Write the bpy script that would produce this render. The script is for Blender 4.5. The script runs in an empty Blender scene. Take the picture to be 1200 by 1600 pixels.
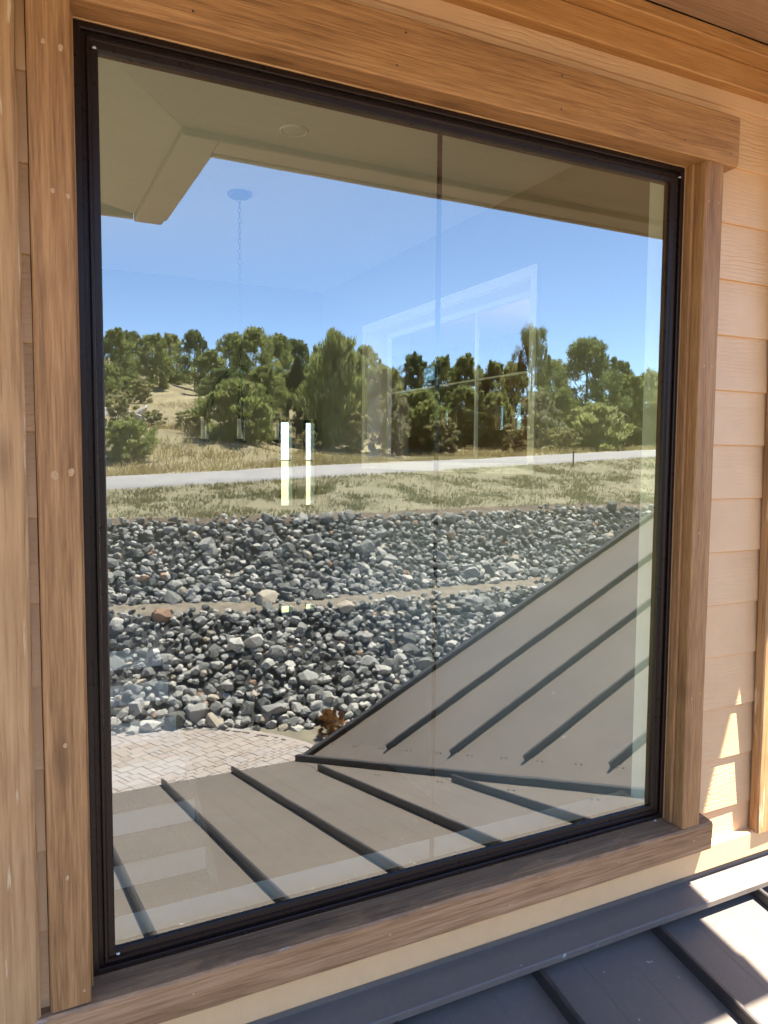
import bpy, bmesh, math, random
import numpy as np
from mathutils import Vector, Matrix, noise as mnoise

S = bpy.context.scene
COL = S.collection
R = math.radians

# ------------------------------------------------------------------ camera
cam = bpy.data.cameras.new('camera')
cam.sensor_fit = 'VERTICAL'; cam.sensor_height = 36.0; cam.sensor_width = 27.0
cam.lens = 36.0 * 1188.06 / 1600
cam.clip_start = .02; cam.clip_end = 3000
camo = bpy.data.objects.new('camera', cam); COL.objects.link(camo)
YAW, PITCH, ROLL = .4635, -.0719, .0068
_f = Vector((math.sin(YAW) * math.cos(PITCH), math.cos(YAW) * math.cos(PITCH), math.sin(PITCH)))
_r = Vector((math.cos(YAW), -math.sin(YAW), 0)); _u = _r.cross(_f)
_r2 = _r * math.cos(ROLL) + _u * math.sin(ROLL); _u2 = -_r * math.sin(ROLL) + _u * math.cos(ROLL)
_m = Matrix((_r2, _u2, -_f)).transposed().to_4x4(); _m.translation = (-.1306, -1.5219, 1.0204)
camo.matrix_world = _m
S.camera = camo

# ------------------------------------------------------------------ sky, sun, exposure
SUN = Vector((.41, -.25, 1)).normalized()
w = bpy.data.worlds.new('World'); S.world = w; w.use_nodes = True
nt = w.node_tree; bg = nt.nodes['Background']
sky = nt.nodes.new('ShaderNodeTexSky'); sky.sky_type = 'NISHITA'; sky.sun_disc = False
sky.sun_elevation = math.asin(SUN.z); sky.sun_rotation = math.atan2(SUN.x, SUN.y)
sky.altitude = 2200; sky.air_density = .75; sky.dust_density = 0.0; sky.ozone_density = 3.0
nt.links.new(sky.outputs[0], bg.inputs[0]); bg.inputs[1].default_value = .08
sl = bpy.data.lights.new('sun', 'SUN'); sl.energy = 3.7; sl.angle = R(.53); sl.color = (1, .94, .83)
so = bpy.data.objects.new('sun', sl); COL.objects.link(so)
so.rotation_euler = SUN.to_track_quat('Z', 'Y').to_euler(); so.location = (6, -6, 14)
S.view_settings.view_transform = 'Standard'; S.view_settings.look = 'None'
S.view_settings.exposure = 3.3; S.view_settings.gamma = 1.0; S.view_settings.use_curve_mapping = False
S.cycles.use_denoising = True
S.cycles.max_bounces = 10; S.cycles.diffuse_bounces = 4; S.cycles.glossy_bounces = 4
S.cycles.transparent_max_bounces = 16; S.cycles.caustics_reflective = False; S.cycles.caustics_refractive = False
S.cycles.sample_clamp_indirect = 6

rnd = random.Random(7)

# ------------------------------------------------------------------ node helpers
class N:
    def __init__(self, name):
        self.m = bpy.data.materials.new(name); self.m.use_nodes = True
        self.t = self.m.node_tree; self.b = self.t.nodes['Principled BSDF']
        self.out = self.t.nodes['Material Output']
    def n(self, typ, **kw):
        nd = self.t.nodes.new('ShaderNode' + typ)
        for k, v in kw.items():
            if k[0] == '_': setattr(nd, k[1:], v)
            else: nd.inputs[k.replace('__', ' ')].default_value = v
        return nd
    def l(self, a, b): self.t.links.new(a, b); return b
    def coords(self, scale=(1, 1, 1), kind='Object', rand=0.0):
        tc = self.n('TexCoord'); v = tc.outputs[kind]
        if rand:
            oi = self.n('ObjectInfo'); mu = self.n('Math', _operation='MULTIPLY'); self.l(oi.outputs['Random'], mu.inputs[0]); mu.inputs[1].default_value = rand
            ad = self.n('VectorMath', _operation='ADD'); self.l(v, ad.inputs[0]); self.l(mu.outputs[0], ad.inputs[1]); v = ad.outputs[0]
        mp = self.n('Mapping'); mp.inputs['Scale'].default_value = scale; self.l(v, mp.inputs[0])
        return mp.outputs[0]
    def noise(self, vec, scale, detail=3, rough=.55, dist=0.0):
        nd = self.n('TexNoise', Scale=scale, Detail=detail, Roughness=rough, Distortion=dist); self.l(vec, nd.inputs['Vector']); return nd.outputs['Fac']
    def ramp(self, fac, stops):
        r = self.n('ValToRGB'); e = r.color_ramp.elements
        while len(e) < len(stops): e.new(.5)
        for el, (p, c) in zip(e, stops): el.position = p; el.color = tuple(c) + (1,) if len(c) == 3 else c
        self.l(fac, r.inputs[0]); return r.outputs[0]
    def mixc(self, fac, a, b, mode='MIX'):
        m = self.n('Mix', _data_type='RGBA', _blend_type=mode)
        for val, i in ((fac, 0), (a, 6), (b, 7)):
            if hasattr(val, 'is_linked') or hasattr(val, 'links'): self.l(val, m.inputs[i])
            else: m.inputs[i].default_value = (tuple(val) + (1,)) if isinstance(val, (tuple, list)) else val
        return m.outputs[2]
    def math(self, op, a, b=0.0, clamp=False):
        m = self.n('Math', _operation=op, _use_clamp=clamp)
        for val, i in ((a, 0), (b, 1)):
            if hasattr(val, 'links'): self.l(val, m.inputs[i])
            else: m.inputs[i].default_value = val
        return m.outputs[0]
    def bump(self, h, strength, dist, prev=None):
        b = self.n('Bump', Strength=strength, Distance=dist); self.l(h, b.inputs['Height'])
        if prev is not None: self.l(prev, b.inputs['Normal'])
        return b.outputs[0]
    def done(self, color=None, rough=.6, normal=None, metallic=0.0, spec=.5):
        if color is not None:
            if hasattr(color, 'links'): self.l(color, self.b.inputs['Base Color'])
            else: self.b.inputs['Base Color'].default_value = tuple(color) + (1,)
        if hasattr(rough, 'links'): self.l(rough, self.b.inputs['Roughness'])
        else: self.b.inputs['Roughness'].default_value = rough
        self.b.inputs['Metallic'].default_value = metallic; self.b.inputs['Specular IOR Level'].default_value = spec
        if normal is not None: self.l(normal, self.b.inputs['Normal'])
        return self.m

def grain_scale(axis, along, across):
    return tuple(along if a == axis else across for a in 'xyz')

def wood(name, axis, lo, mid, hi, fine=260, bump=.5, dirt=0.0, fleck=0.0):
    """stained rough sawn trim: fine saw lines along the board, soft mottling, sparse knots"""
    k = N(name)
    v1 = k.coords(grain_scale(axis, .035, 1), rand=13.0)
    v2 = k.coords(grain_scale(axis, .22, 1), rand=7.0)
    g = k.noise(v1, fine, 4, .6, .25)
    mo = k.noise(v2, 9, 5, .6, .6)
    wide = k.noise(v1, 46, 3, .55, .5)
    f = k.math('ADD', k.math('MULTIPLY', g, .46), k.math('ADD', k.math('MULTIPLY', mo, .26), k.math('MULTIPLY', wide, .28)))
    c = k.ramp(f, [(.36, lo), (.5, mid), (.64, hi)])
    # knots
    vk = k.coords(grain_scale(axis, 2.3, 7.5), rand=5.0)
    vo = k.n('TexVoronoi', Scale=1.0, Randomness=1.0); k.l(vk, vo.inputs['Vector'])
    kn = k.ramp(k.math('ADD', vo.outputs['Distance'], k.math('MULTIPLY', mo, .08)), [(.07, (1, 1, 1)), (.19, (0, 0, 0))])
    c = k.mixc(k.math('MULTIPLY', kn, .55), c, tuple(x * .45 for x in lo))
    h = g
    if dirt:
        vd = k.coords(grain_scale(axis, 1.4, 5))
        sp = k.n('SeparateXYZ'); tc = k.n('TexCoord'); k.l(tc.outputs['Object'], sp.inputs[0])
        dn = k.noise(vd, 5, 6, .7, 1.0)
        hz = k.math('MULTIPLY', k.math('ADD', sp.outputs['Z'], .032), 19.0)      # rain splash collects along the upper edge
        dm = k.ramp(k.math('ADD', dn, hz), [(.78, (0, 0, 0)), (1.0, (1, 1, 1))])
        c = k.mixc(k.math('MULTIPLY', dm, dirt), c, (.055, .042, .034))
        ch = k.ramp(k.math('ADD', k.noise(k.coords(grain_scale(axis, 2.2, 9)), 6, 6, .75), k.math('MULTIPLY', k.math('ABSOLUTE', k.math('ADD', sp.outputs['Z'], .014)), -6.0)), [(.60, (0, 0, 0)), (.70, (1, 1, 1))])
        c = k.mixc(k.math('MULTIPLY', ch, .6), c, (.42, .42, .42))
    if fleck:
        fl = k.ramp(k.noise(k.coords(grain_scale(axis, .11, 1), rand=3.0), 75, 3, .5), [(.63, (0, 0, 0)), (.69, (1, 1, 1))])
        c = k.mixc(k.math('MULTIPLY', fl, fleck), c, (.62, .46, .28))
    nb = k.bump(g, bump, .002); nb = k.bump(mo, .35, .003, nb)
    return k.done(c, .62, nb, spec=.35)

def siding_mat(name):
    """fibre cement lap boards, painted tan, cedar grain pressed into the face"""
    k = N(name)
    v = k.coords((.20, 1, 1), rand=17.0)
    d = k.noise(k.coords((.9, 1, 1), rand=17.0), 3.2, 2, .5)
    wv = k.n('TexWave', _wave_type='BANDS', _bands_direction='Z', Scale=26.0, Distortion=9.0, Detail=3.0)
    wv.inputs['Detail Scale'].default_value = 1.3; k.l(v, wv.inputs['Vector'])
    mask = k.ramp(d, [(.44, (.16, .16, .16)), (.62, (1, 1, 1))])
    hgt = k.math('MULTIPLY', k.ramp(wv.outputs['Fac'], [(.0, (0, 0, 0)), (.30, (1, 1, 1))]), mask)
    fine = k.noise(k.coords((.12, 1, 1), rand=9.0), 190, 3, .6)
    mot = k.noise(k.coords((1, 1, 1), rand=9.0), 5, 4, .6)
    c = k.ramp(mot, [(.3, (.58, .355, .175)), (.7, (.66, .415, .215))])
    nb = k.bump(hgt, .45, .0022); nb = k.bump(fine, .30, .0012, nb)
    return k.done(c, .5, nb, spec=.4)

def plain(name, color, rough=.5, metallic=0.0, spec=.5, var=.06, vs=30.0, bump=0.0):
    k = N(name)
    nz = k.noise(k.coords(rand=11.0), vs, 4, .6)
    c = k.ramp(nz, [(.3, tuple(max(0, x * (1 - var * 2)) for x in color)), (.7, tuple(x * (1 + var * 2) for x in color))])
    nb = k.bump(nz, bump, .003) if bump else None
    rr = k.ramp(nz, [(.3, (max(.03, rough - .07),) * 3), (.7, (min(1, rough + .07),) * 3)])
    return k.done(c, rr, nb, metallic, spec)

def metal_roof_mat(name):
    k = N(name)
    v = k.coords((1, 1, 1), rand=6.0)
    big = k.noise(v, 1.6, 3, .5); dust = k.noise(v, 60, 5, .7)
    c = k.ramp(big, [(.3, (.114, .093, .076)), (.7, (.135, .111, .092))])
    c = k.mixc(k.math('MULTIPLY', k.ramp(dust, [(.5, (0, 0, 0)), (.8, (1, 1, 1))]), .35), c, (.19, .17, .15))
    spk = k.ramp(k.noise(v, 34, 2, .5), [(.755, (0, 0, 0)), (.775, (1, 1, 1))])
    c = k.mixc(k.math('MULTIPLY', spk, .6), c, (.5, .48, .45))
    rr = k.ramp(dust, [(.35, (.36, .36, .36)), (.7, (.52, .52, .52))])
    return k.done(c, rr, k.bump(big, .5, .03), .0, .28)

def glass_mat(name, refl, tint):
    """coated insulating glass: a mirror-like share over a clear, slightly green body"""
    k = N(name)
    fr = k.n('Fresnel', IOR=1.5)
    fac = k.math('ADD', k.math('MULTIPLY', fr.outputs[0], .9), refl, True)
    g = k.n('BsdfGlossy', Roughness=0.0); g.inputs['Color'].default_value = (.97, 1.0, .96, 1)
    tr = k.n('BsdfTransparent'); tr.inputs['Color'].default_value = tuple(tint) + (1,)
    # rolled glass is never quite flat
    wav = k.noise(k.coords((1, 1, 1)), 7.0, 2, .4)
    nb = k.bump(wav, .05, .0012); k.l(nb, g.inputs['Normal'])
    mx = k.n('MixShader'); k.l(fac, mx.inputs[0]); k.l(tr.outputs[0], mx.inputs[1]); k.l(g.outputs[0], mx.inputs[2])
    k.l(mx.outputs[0], k.out.inputs[0]); return k.m

def clear_mat(name):
    k = N(name); tr = k.n('BsdfTransparent'); k.l(tr.outputs[0], k.out.inputs[0]); return k.m

M = dict(
    casing_v=wood('casing_wood_upright', 'z', (.15, .066, .022), (.285, .138, .048), (.42, .220, .085), 300, 1.0),
    casing_h=wood('casing_wood_level', 'x', (.17, .076, .026), (.335, .164, .058), (.47, .250, .098), 240, 1.0),
    sill=wood('sill_wood', 'x', (.15, .070, .028), (.31, .165, .074), (.43, .25, .13), 200, .6, dirt=.5),
    post=wood('post_wood', 'z', (.20, .098, .034), (.36, .195, .078), (.47, .275, .12), 150, .8, fleck=.6),
    siding=siding_mat('siding_paint'),
    skirt=plain('skirt_paint', (.68, .42, .20), .45, var=.02, bump=.05),
    frieze=wood('frieze_wood', 'x', (.24, .108, .028), (.40, .190, .054), (.51, .265, .085), 240, .6),
    soffit=wood('soffit_wood', 'x', (.19, .10, .05), (.29, .17, .092), (.36, .22, .125), 180, .4),
    frame=plain('frame_bronze', (.016, .0085, .006), .32, 0, .2, .03, 60),
    bar=plain('bar_bronze', (.022, .013, .010), .45, 0, .3),
    glass=glass_mat('coated_glass', .18, (.91, .98, .95)),
    glass_clear=glass_mat('clear_glass', .05, (.9, .95, .93)),
    clear=clear_mat('clear_body'),
    white=plain('white_paint', (.84, .84, .82), .35, var=.015),
    wall=plain('interior_paint', (.26, .25, .215), .7, var=.015),
    ceiling=plain('ceiling_paint', (.66, .66, .63), .8, var=.015),
    floor=plain('interior_floor', (.13, .105, .085), .4, var=.12, vs=4),
    carpet=plain('carpet', (.20, .175, .15), .95, var=.1, vs=60, bump=.4),
    brown=plain('cabinet_wood', (.34, .15, .05), .4, var=.2, vs=3),
    black=plain('black_iron', (.015, .014, .013), .45),
    roof=metal_roof_mat('roof_metal'),
    rib=plain('rib_metal', (.034, .028, .025), .42, 0, .4, .08),
    screw=plain('screw_head', (.10, .09, .085), .4, .3, .5),
    patch=plain('nail_filler', (.44, .26, .125), .7, var=.1, vs=200),
    caulk=plain('caulk', (.6, .6, .6), .35, var=.05),
)

# ------------------------------------------------------------------ mesh helpers
def link(name, me, mat=None, parent=None, loc=None):
    o = bpy.data.objects.new(name, me); COL.objects.link(o)
    if mat is not None and me is not None and not me.materials: me.materials.append(mat)
    if parent is not None: o.parent = parent
    if loc is not None: o.location = loc
    return o
def pyd(name, verts, faces, mat, parent=None, smooth=False):
    me = bpy.data.meshes.new(name); me.from_pydata([tuple(v) for v in verts], [], faces); me.update()
    if smooth: me.polygons.foreach_set('use_smooth', [True] * len(me.polygons))
    return link(name, me, mat, parent)
def tag(o, label, cat, group=None, kind=None):
    o['label'] = label; o['category'] = cat
    if group: o['group'] = group
    if kind: o['kind'] = kind
    return o
def thing(name, label, cat, loc=(0, 0, 0), group=None):
    o = bpy.data.objects.new(name, None); COL.objects.link(o); o.location = loc; o.empty_display_size = .1
    return tag(o, label, cat, group)
def struct(o): o['kind'] = 'structure'; return o
CUBE_F = [(0, 3, 2, 1), (4, 5, 6, 7), (0, 1, 5, 4), (1, 2, 6, 5), (2, 3, 7, 6), (3, 0, 4, 7)]
def cube_v(a, b):
    (x0, y0, z0), (x1, y1, z1) = a, b
    return [(x0, y0, z0), (x1, y0, z0), (x1, y1, z0), (x0, y1, z0), (x0, y0, z1), (x1, y0, z1), (x1, y1, z1), (x0, y1, z1)]
def boxes(name, lst, mat, parent=None):
    vs, fs = [], []
    for a, b in lst:
        o = len(vs); vs += cube_v(a, b); fs += [tuple(i + o for i in f) for f in CUBE_F]
    return pyd(name, vs, fs, mat, parent)
def loft(name, sections, mat, parent=None, smooth=False, caps=True):
    n = len(sections[0]); vs = [p for s in sections for p in s]; fs = []
    for i in range(len(sections) - 1):
        for j in range(n):
            a = i * n + j; b = i * n + (j + 1) % n
            fs.append((a, b, b + n, a + n))
    if caps: fs.append(tuple(range(n))[::-1]); fs.append(tuple(range(len(vs) - n, len(vs))))
    o = pyd(name, vs, fs, mat, parent, smooth)
    bm = bmesh.new(); bm.from_mesh(o.data); bmesh.ops.recalc_face_normals(bm, faces=bm.faces); bm.to_mesh(o.data); bm.free()
    return o
def board(name, a, b, axis, mat, parent=None, ch=.003, jit=.0007, n=14, label=None):
    """a sawn board: eased edges, slightly uneven along its length"""
    ax = 'xyz'.index(axis); o1, o2 = [i for i in range(3) if i != ax]
    secs = []
    for s in range(n + 1):
        t = s / n; pts = []
        l1, h1, l2, h2 = a[o1], b[o1], a[o2], b[o2]
        e = ch * (1.0 if 0 < s < n else 1.3)
        prof = [(l1 + e, l2), (h1 - e, l2), (h1, l2 + e), (h1, h2 - e), (h1 - e, h2), (l1 + e, h2), (l1, h2 - e), (l1, l2 + e)]
        for p, q in prof:
            v = [0, 0, 0]; v[ax] = a[ax] + (b[ax] - a[ax]) * t
            v[o1] = p + rnd.uniform(-jit, jit); v[o2] = q + rnd.uniform(-jit, jit); pts.append(tuple(v))
        secs.append(pts)
    o = loft(name, secs, mat, parent)
    if label: o['label'] = label
    return o
def tube(name, pts, r, mat, parent=None, n=8):
    pts = [Vector(p) for p in pts]; secs = []
    up = Vector((0.13, .31, .94))
    for i, p in enumerate(pts):
        d = (pts[min(i + 1, len(pts) - 1)] - pts[max(i - 1, 0)]).normalized()
        s = d.cross(up).normalized(); t = s.cross(d); rr = r[i] if isinstance(r, (list, tuple)) else r
        secs.append([tuple(p + (s * math.cos(2 * math.pi * k / n) + t * math.sin(2 * math.pi * k / n)) * rr) for k in range(n)])
    return loft(name, secs, mat, parent, smooth=True)

# ------------------------------------------------------------------ terrain (v = distance out from the wall, so y = -v)
XS = [-60, -15, 2, 3.4, 5.3, 10, 20, 40, 120]
def lin(x, ys):
    return float(np.interp(x, XS, ys))
def lines(x):
    """break lines of the bank at x: (outward distance, height) from the driveway to the far edge of the road"""
    b = lin(x, [11.5, 11.5, 11.5, 10.9, 10.2, 10.3, 10.6, 11, 12])
    lt = lin(x, [14.0, 13.9, 13.8, 13.4, 12.8, 13.0, 13.5, 14, 15])
    ut = lin(x, [16.9, 16.9, 16.75, 16.4, 15.9, 16.0, 16.6, 17.5, 18])
    rl = lin(x, [21.6, 21.6, 21.6, 21.6, 21.5, 21.4, 24.5, 31, 52])
    zr = lin(x, [-1.2, -.6, .02, .08, .18, .42, .76, 1.5, 3.4])
    return [(b, -3.6), (lt, -2.12), (lt + .95, -2.02), (ut, -.57), (rl, zr), (rl + 3.6, zr + .22)]
def hill(x, v):
    ru, zr = lines(x)[-1]
    dv = v - ru
    ratio = x / max(v, 1.0)
    k = min(1, max(0, (ratio - .30) / .45)); k = k * k * (3 - 2 * k)
    m = .17 * (1 - k) + .06 * k
    z = zr + .4 * m * min(dv, 9) + m * min(max(dv - 9, 0), 62) + .15 * m * max(0, min(dv - 71, 120))
    w = min(1, max(0, dv / 8))
    z += w * (.35 * math.sin(x * .31 + v * .17) + .3 * math.sin(v * .42 - x * .13) + .5 * math.sin(x * .11 + 1.3) * min(1, dv / 25))
    return z
def ground_z(x, v):
    L = lines(x)
    if v <= L[0][0]: return -3.6
    for (v0, z0), (v1, z1) in zip(L[:-1], L[1:]):
        if v <= v1: return z0 + (z1 - z0) * (v - v0) / (v1 - v0)
    return hill(x, v)

# ------------------------------------------------------------------ ground materials
def ground_mat(name, cols, scale, bump=.6, dist=.05, fine=40):
    k = N(name); v = k.coords()
    a = k.noise(v, scale, 6, .65, .4); b = k.noise(v, fine, 4, .7)
    f = k.math('ADD', k.math('MULTIPLY', a, .6), k.math('MULTIPLY', b, .4))
    c = k.ramp(f, [(.34, cols[0]), (.5, cols[1]), (.66, cols[2])])
    nb = k.bump(b, bump, dist); nb = k.bump(a, bump, dist * 3, nb)
    return k.done(c, .9, nb, spec=.2)
M['rockbed'] = ground_mat('rock_bed_soil', [(.035, .036, .036), (.06, .06, .06), (.10, .10, .098)], 6, .9, .06, 14)
M['ledge'] = ground_mat('ledge_gravel', [(.13, .105, .08), (.20, .17, .13), (.28, .24, .19)], 4, .7, .02, 45)
M['bank'] = ground_mat('dry_bank_soil', [(.13, .115, .07), (.20, .18, .115), (.275, .24, .16)], 1.3, .6, .03, 22)
M['edge'] = ground_mat('bank_edge_soil', [(.06, .042, .03), (.115, .085, .06), (.18, .14, .10)], 3, .7, .03, 30)
M['hill'] = ground_mat('dry_hill_soil', [(.15, .13, .08), (.27, .23, .14), (.37, .31, .19)], .35, .6, .1, 9)
M['yard'] = ground_mat('yard_soil', [(.14, .12, .09), (.2, .175, .13), (.27, .24, .18)], 2, .6, .02, 30)
M['road'] = ground_mat('road_gravel', [(.22, .21, .215), (.27, .26, .26), (.33, .315, .31)], .8, .35, .01, 60)
M['meadow'] = ground_mat('meadow_grass', [(.10, .13, .04), (.20, .21, .075), (.30, .27, .11)], .4, .4, .05, 8)

# ------------------------------------------------------------------ ground: one sheet
def build_ground():
    xs = np.unique(np.concatenate([np.linspace(-400, -60, 12), np.arange(-60, -8, 2.5), np.arange(-8, 36, .5), np.arange(36, 120, 3.0), np.linspace(120, 500, 14)]))
    cols = []; mats = None
    for x in xs:
        xc = max(-60, min(120, float(x))); L = lines(xc); col = []; mat = []
        far = [(-600, -2.6), (-200, -2.6), (-60, -2.4), (-20, -2.25), (-12, -2.5), (-9, -3.6), (2.0, -3.6)]
        for v, z in far: col.append((v, z)); mat.append(6)
        mat[-1] = 5; mat[-2] = 5
        v0, z0 = 2.0, -3.6
        for k, ((v1, z1), n, mi) in enumerate(zip(L[:-1], (6, 10, 3, 10, 14), (5, 0, 1, 0, 2))):
            for i in range(1, n + 1):
                t = i / n; v = v0 + (v1 - v0) * t; z = z0 + (z1 - z0) * t
                amp = {5: .0, 0: .05, 1: .02, 2: .05}[mi] * math.sin(math.pi * t) ** .5 if t < 1 else 0
                z += amp * 2 * (mnoise.noise(Vector((x * 1.1, v * 1.1, 3.3)))) if abs(x) < 60 else 0
                col.append((v, z)); mat.append(7 if mi == 2 and i <= 2 else mi)
            v0, z0 = v1, z1
        for dv, z in ((1.8, .11), (3.6, .22)):
            col.append((v0 + dv, z0 + z)); mat.append(2)
        vr = v0 + 3.6
        for i in range(1, 46):
            v = vr + 1.0 * i + .035 * i * i; col.append((v, hill(xc, v) + .25 * mnoise.noise(Vector((x * .35, v * .35, 0))) * min(1, i / 3))); mat.append(3)
        for v in (260, 420, 700): col.append((v, hill(xc, 250) - (v - 200) * .01)); mat.append(3)
        cols.append(col); mats = mat
    nr = len(cols[0]); vs = [(float(x), -v, z) for x, col in zip(xs, cols) for v, z in col]
    fs = []; mi = []
    for i in range(len(xs) - 1):
        for j in range(nr - 1):
            a = i * nr + j; fs.append((a, a + 1, a + nr + 1, a + nr)); mi.append(mats[j + 1] if j >= 6 else (5 if j >= 5 else 6))
    me = bpy.data.meshes.new('ground'); me.from_pydata(vs, [], fs)
    for n in ('rockbed', 'ledge', 'bank', 'hill', 'road', 'yard', 'meadow', 'edge'): me.materials.append(M[n])
    me.polygons.foreach_set('material_index', mi); me.polygons.foreach_set('use_smooth', [True] * len(fs)); me.update()
    return struct(link('ground', me))
ground = build_ground()

# road: a crowned gravel sheet lying on the bank
def build_road():
    vs, fs = [], []; xs = np.concatenate([np.arange(-60, 0, 3.0), np.arange(0, 40, .8), np.arange(40, 121, 3.0)])
    for x in xs:
        v0, z0 = lines(float(x))[4]
        for t, dz in ((-.02, -.02), (.0, .035), (.25, .06), (.5, .07), (.75, .06), (1.0, .035), (1.02, -.02)):
            j = .12 * mnoise.noise(Vector((float(x) * .7, t * 9, 5))) if t in (0, 1.0) else 0
            vs.append((float(x), -(v0 + 3.6 * t + j), z0 + .22 * t + dz))
    for i in range(len(xs) - 1):
        for j in range(6): a = i * 7 + j; fs.append((a, a + 1, a + 8, a + 7))
    return struct(pyd('road', vs, fs, M['road'], None, True))
build_road()

# ------------------------------------------------------------------ driveway of pavers, rounded end
def paver_mat():
    k = N('paver_concrete'); oi = k.n('ObjectInfo')
    c = k.ramp(oi.outputs['Random'], [(0, (.27, .215, .185)), (.3, (.32, .272, .24)), (.6, (.295, .262, .245)), (1, (.34, .285, .25))])
    nz = k.noise(k.coords(rand=9.0), 9, 5, .65)
    c = k.mixc(k.math('MULTIPLY', nz, .35), c, (.22, .195, .18))
    return k.done(c, .85, k.bump(k.noise(k.coords(), 60, 4, .7), .5, .006), spec=.25)
M['paver'] = paver_mat()
M['joint'] = ground_mat('joint_sand', [(.19, .16, .14), (.235, .20, .175), (.28, .24, .21)], 6, .4, .01, 60)
ARC = [(-9, 11.35), (.2, 11.35), (1.4, 11.36), (2.05, 11.38), (2.65, 11.2), (3.1, 10.95), (3.4, 10.7), (3.87, 10.15), (4.12, 9.7), (4.25, 9.2), (4.3, 8.4), (4.2, 7.0), (3.9, 5.5), (3.7, 3.0)]
def arc_poly(): return [(x, v) for x, v in ARC] + [(-9, 3.0)]
def inside(x, v, P):
    c = False; n = len(P)
    for i in range(n):
        (x0, v0), (x1, v1) = P[i], P[(i + 1) % n]
        if (v0 > v) != (v1 > v) and x < (x1 - x0) * (v - v0) / (v1 - v0) + x0: c = not c
    return c
P = arc_poly()
drv = pyd('driveway', [(x, -v, -3.592) for x, v in P] + [(x, -v, -3.62) for x, v in P], [tuple(range(len(P)))[::-1]] + [(i, (i + 1) % len(P), len(P) + (i + 1) % len(P), len(P) + i) for i in range(len(P))], M['joint'])
struct(drv)
def paver_mesh(wx, wy):
    g = .0032; e = .006; h = .015
    a, b = wx / 2 - g, wy / 2 - g
    vs = [(-a, -b, 0), (a, -b, 0), (a, b, 0), (-a, b, 0), (-a, -b, h - e * .6), (a, -b, h - e * .6), (a, b, h - e * .6), (-a, b, h - e * .6), (-a + e, -b + e, h), (a - e, -b + e, h), (a - e, b - e, h), (-a + e, b - e, h)]
    fs = [(8, 9, 10, 11)] + [(i, (i + 1) % 4, 4 + (i + 1) % 4, 4 + i) for i in range(4)] + [(4 + i, 4 + (i + 1) % 4, 8 + (i + 1) % 4, 8 + i) for i in range(4)]
    me = bpy.data.meshes.new('paver'); me.from_pydata(vs, [], fs); me.materials.append(M['paver']); me.update(); return me
def lay_pavers():
    u = .086
    sizes = {(w_, d_): paver_mesh(w_ * u, d_ * u) for w_, d_ in ((2, 2), (3, 2), (1, 2), (2, 1), (2, 3))}
    ang = R(24); ca, sa = math.cos(ang), math.sin(ang); lst = []
    # running bond of mixed lengths, courses two or one units deep
    row = -160; r2 = random.Random(3)
    while row < 190:
        d_ = r2.choice((2, 2, 2, 1)); c = -170 - r2.randrange(3)
        while c < 170:
            w_ = 2 if d_ == 1 else r2.choice((2, 3, 3, 1, 2))
            px, pv = (c + w_ / 2) * u, (row + d_ / 2) * u
            x = px * ca - pv * sa - 2; v = px * sa + pv * ca + 8
            if all(inside(x + q * ca * w_ * u * .46 - r_ * sa * d_ * u * .46, v + q * sa * w_ * u * .46 + r_ * ca * d_ * u * .46, P) for q in (-1, 1) for r_ in (-1, 1)): lst.append((x, v, w_, d_))
            c += w_
        row += d_
    # border course following the rounded edge
    def score(t): x, v = t[0], t[1]; return (x - 2.7) ** 2 / 2.2 + (v - 10.3) ** 2
    lst.sort(key=score)
    for x, v, w_, d_ in lst[:300]:
        o = link('paver', sizes[(w_, d_)], None, drv, (x, -v, -3.590 + r2.uniform(-.002, .002))); o.rotation_euler = (r2.uniform(-.006, .006), r2.uniform(-.006, .006), -ang)
    vs, fs = [], []
    for x, v, w_, d_ in lst[300:4000]:
        me = sizes[(w_, d_)]; o0 = len(vs)
        for q in me.vertices:
            vs.append((x + q.co.x * ca + q.co.y * sa, -v - q.co.x * sa + q.co.y * ca, -3.590 + q.co.z))
        fs += [tuple(i + o0 for i in p.vertices) for p in me.polygons]
    o = pyd('outer_pavers', vs, fs, M['paver'], drv); o['kind'] = 'stuff'
    # soldier course
    pts = [Vector((x, v, 0)) for x, v in ARC]; L = 0; acc = 0; me = paver_mesh(.2, .12); k = 0
    for a, b in zip(pts[:-1], pts[1:]):
        d = b - a; n = max(1, round(d.length / .2))
        if a.x < -.5: continue
        for i in range(n):
            m_ = a + d * ((i + .5) / n); nrm = Vector((d.y, -d.x, 0)).normalized()
            q = m_ + nrm * .03
            o = link('edge_paver', me, None, drv, (q.x, -q.y, -3.59)); o.rotation_euler = (0, 0, math.atan2(-d.y, d.x))
lay_pavers()

# ------------------------------------------------------------------ house wall
Z0, EXP = -.013, .1537
wall_t = thing('house_wall', 'tan lap siding wall of the house around the big window', 'wall')
sheath = boxes('sheathing', [((-3.0, .001, -3.6), (.0, .105, 3.3)), ((1.526, .001, -3.6), (7.2, .105, 3.3)), ((.0, .001, -3.6), (1.526, .105, -.02)), ((.0, .001, 1.9), (1.526, .105, 3.3)), ((.0, .001, 1.802), (1.526, .05, 1.9))], M['skirt'], wall_t)
def lap(x0, x1, z0, out=0.0):
    """one lap board: thick lower edge, top tucked under the next board"""
    n = max(2, int((x1 - x0) / .12)); secs = []
    for i in range(n + 1):
        x = x0 + (x1 - x0) * i / n; j = rnd.uniform(-.0006, .0006)
        secs.append([(x, -.0115 + j - out, z0 + j), (x, -.0100 + j - out, z0 - .0012), (x, -.0008, z0 - .0012), (x, -.0008, z0 + EXP + .012), (x, -.0022 + j - out, z0 + EXP + .012)])
    return loft('siding_board', secs, M['siding'], wall_t)
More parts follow.
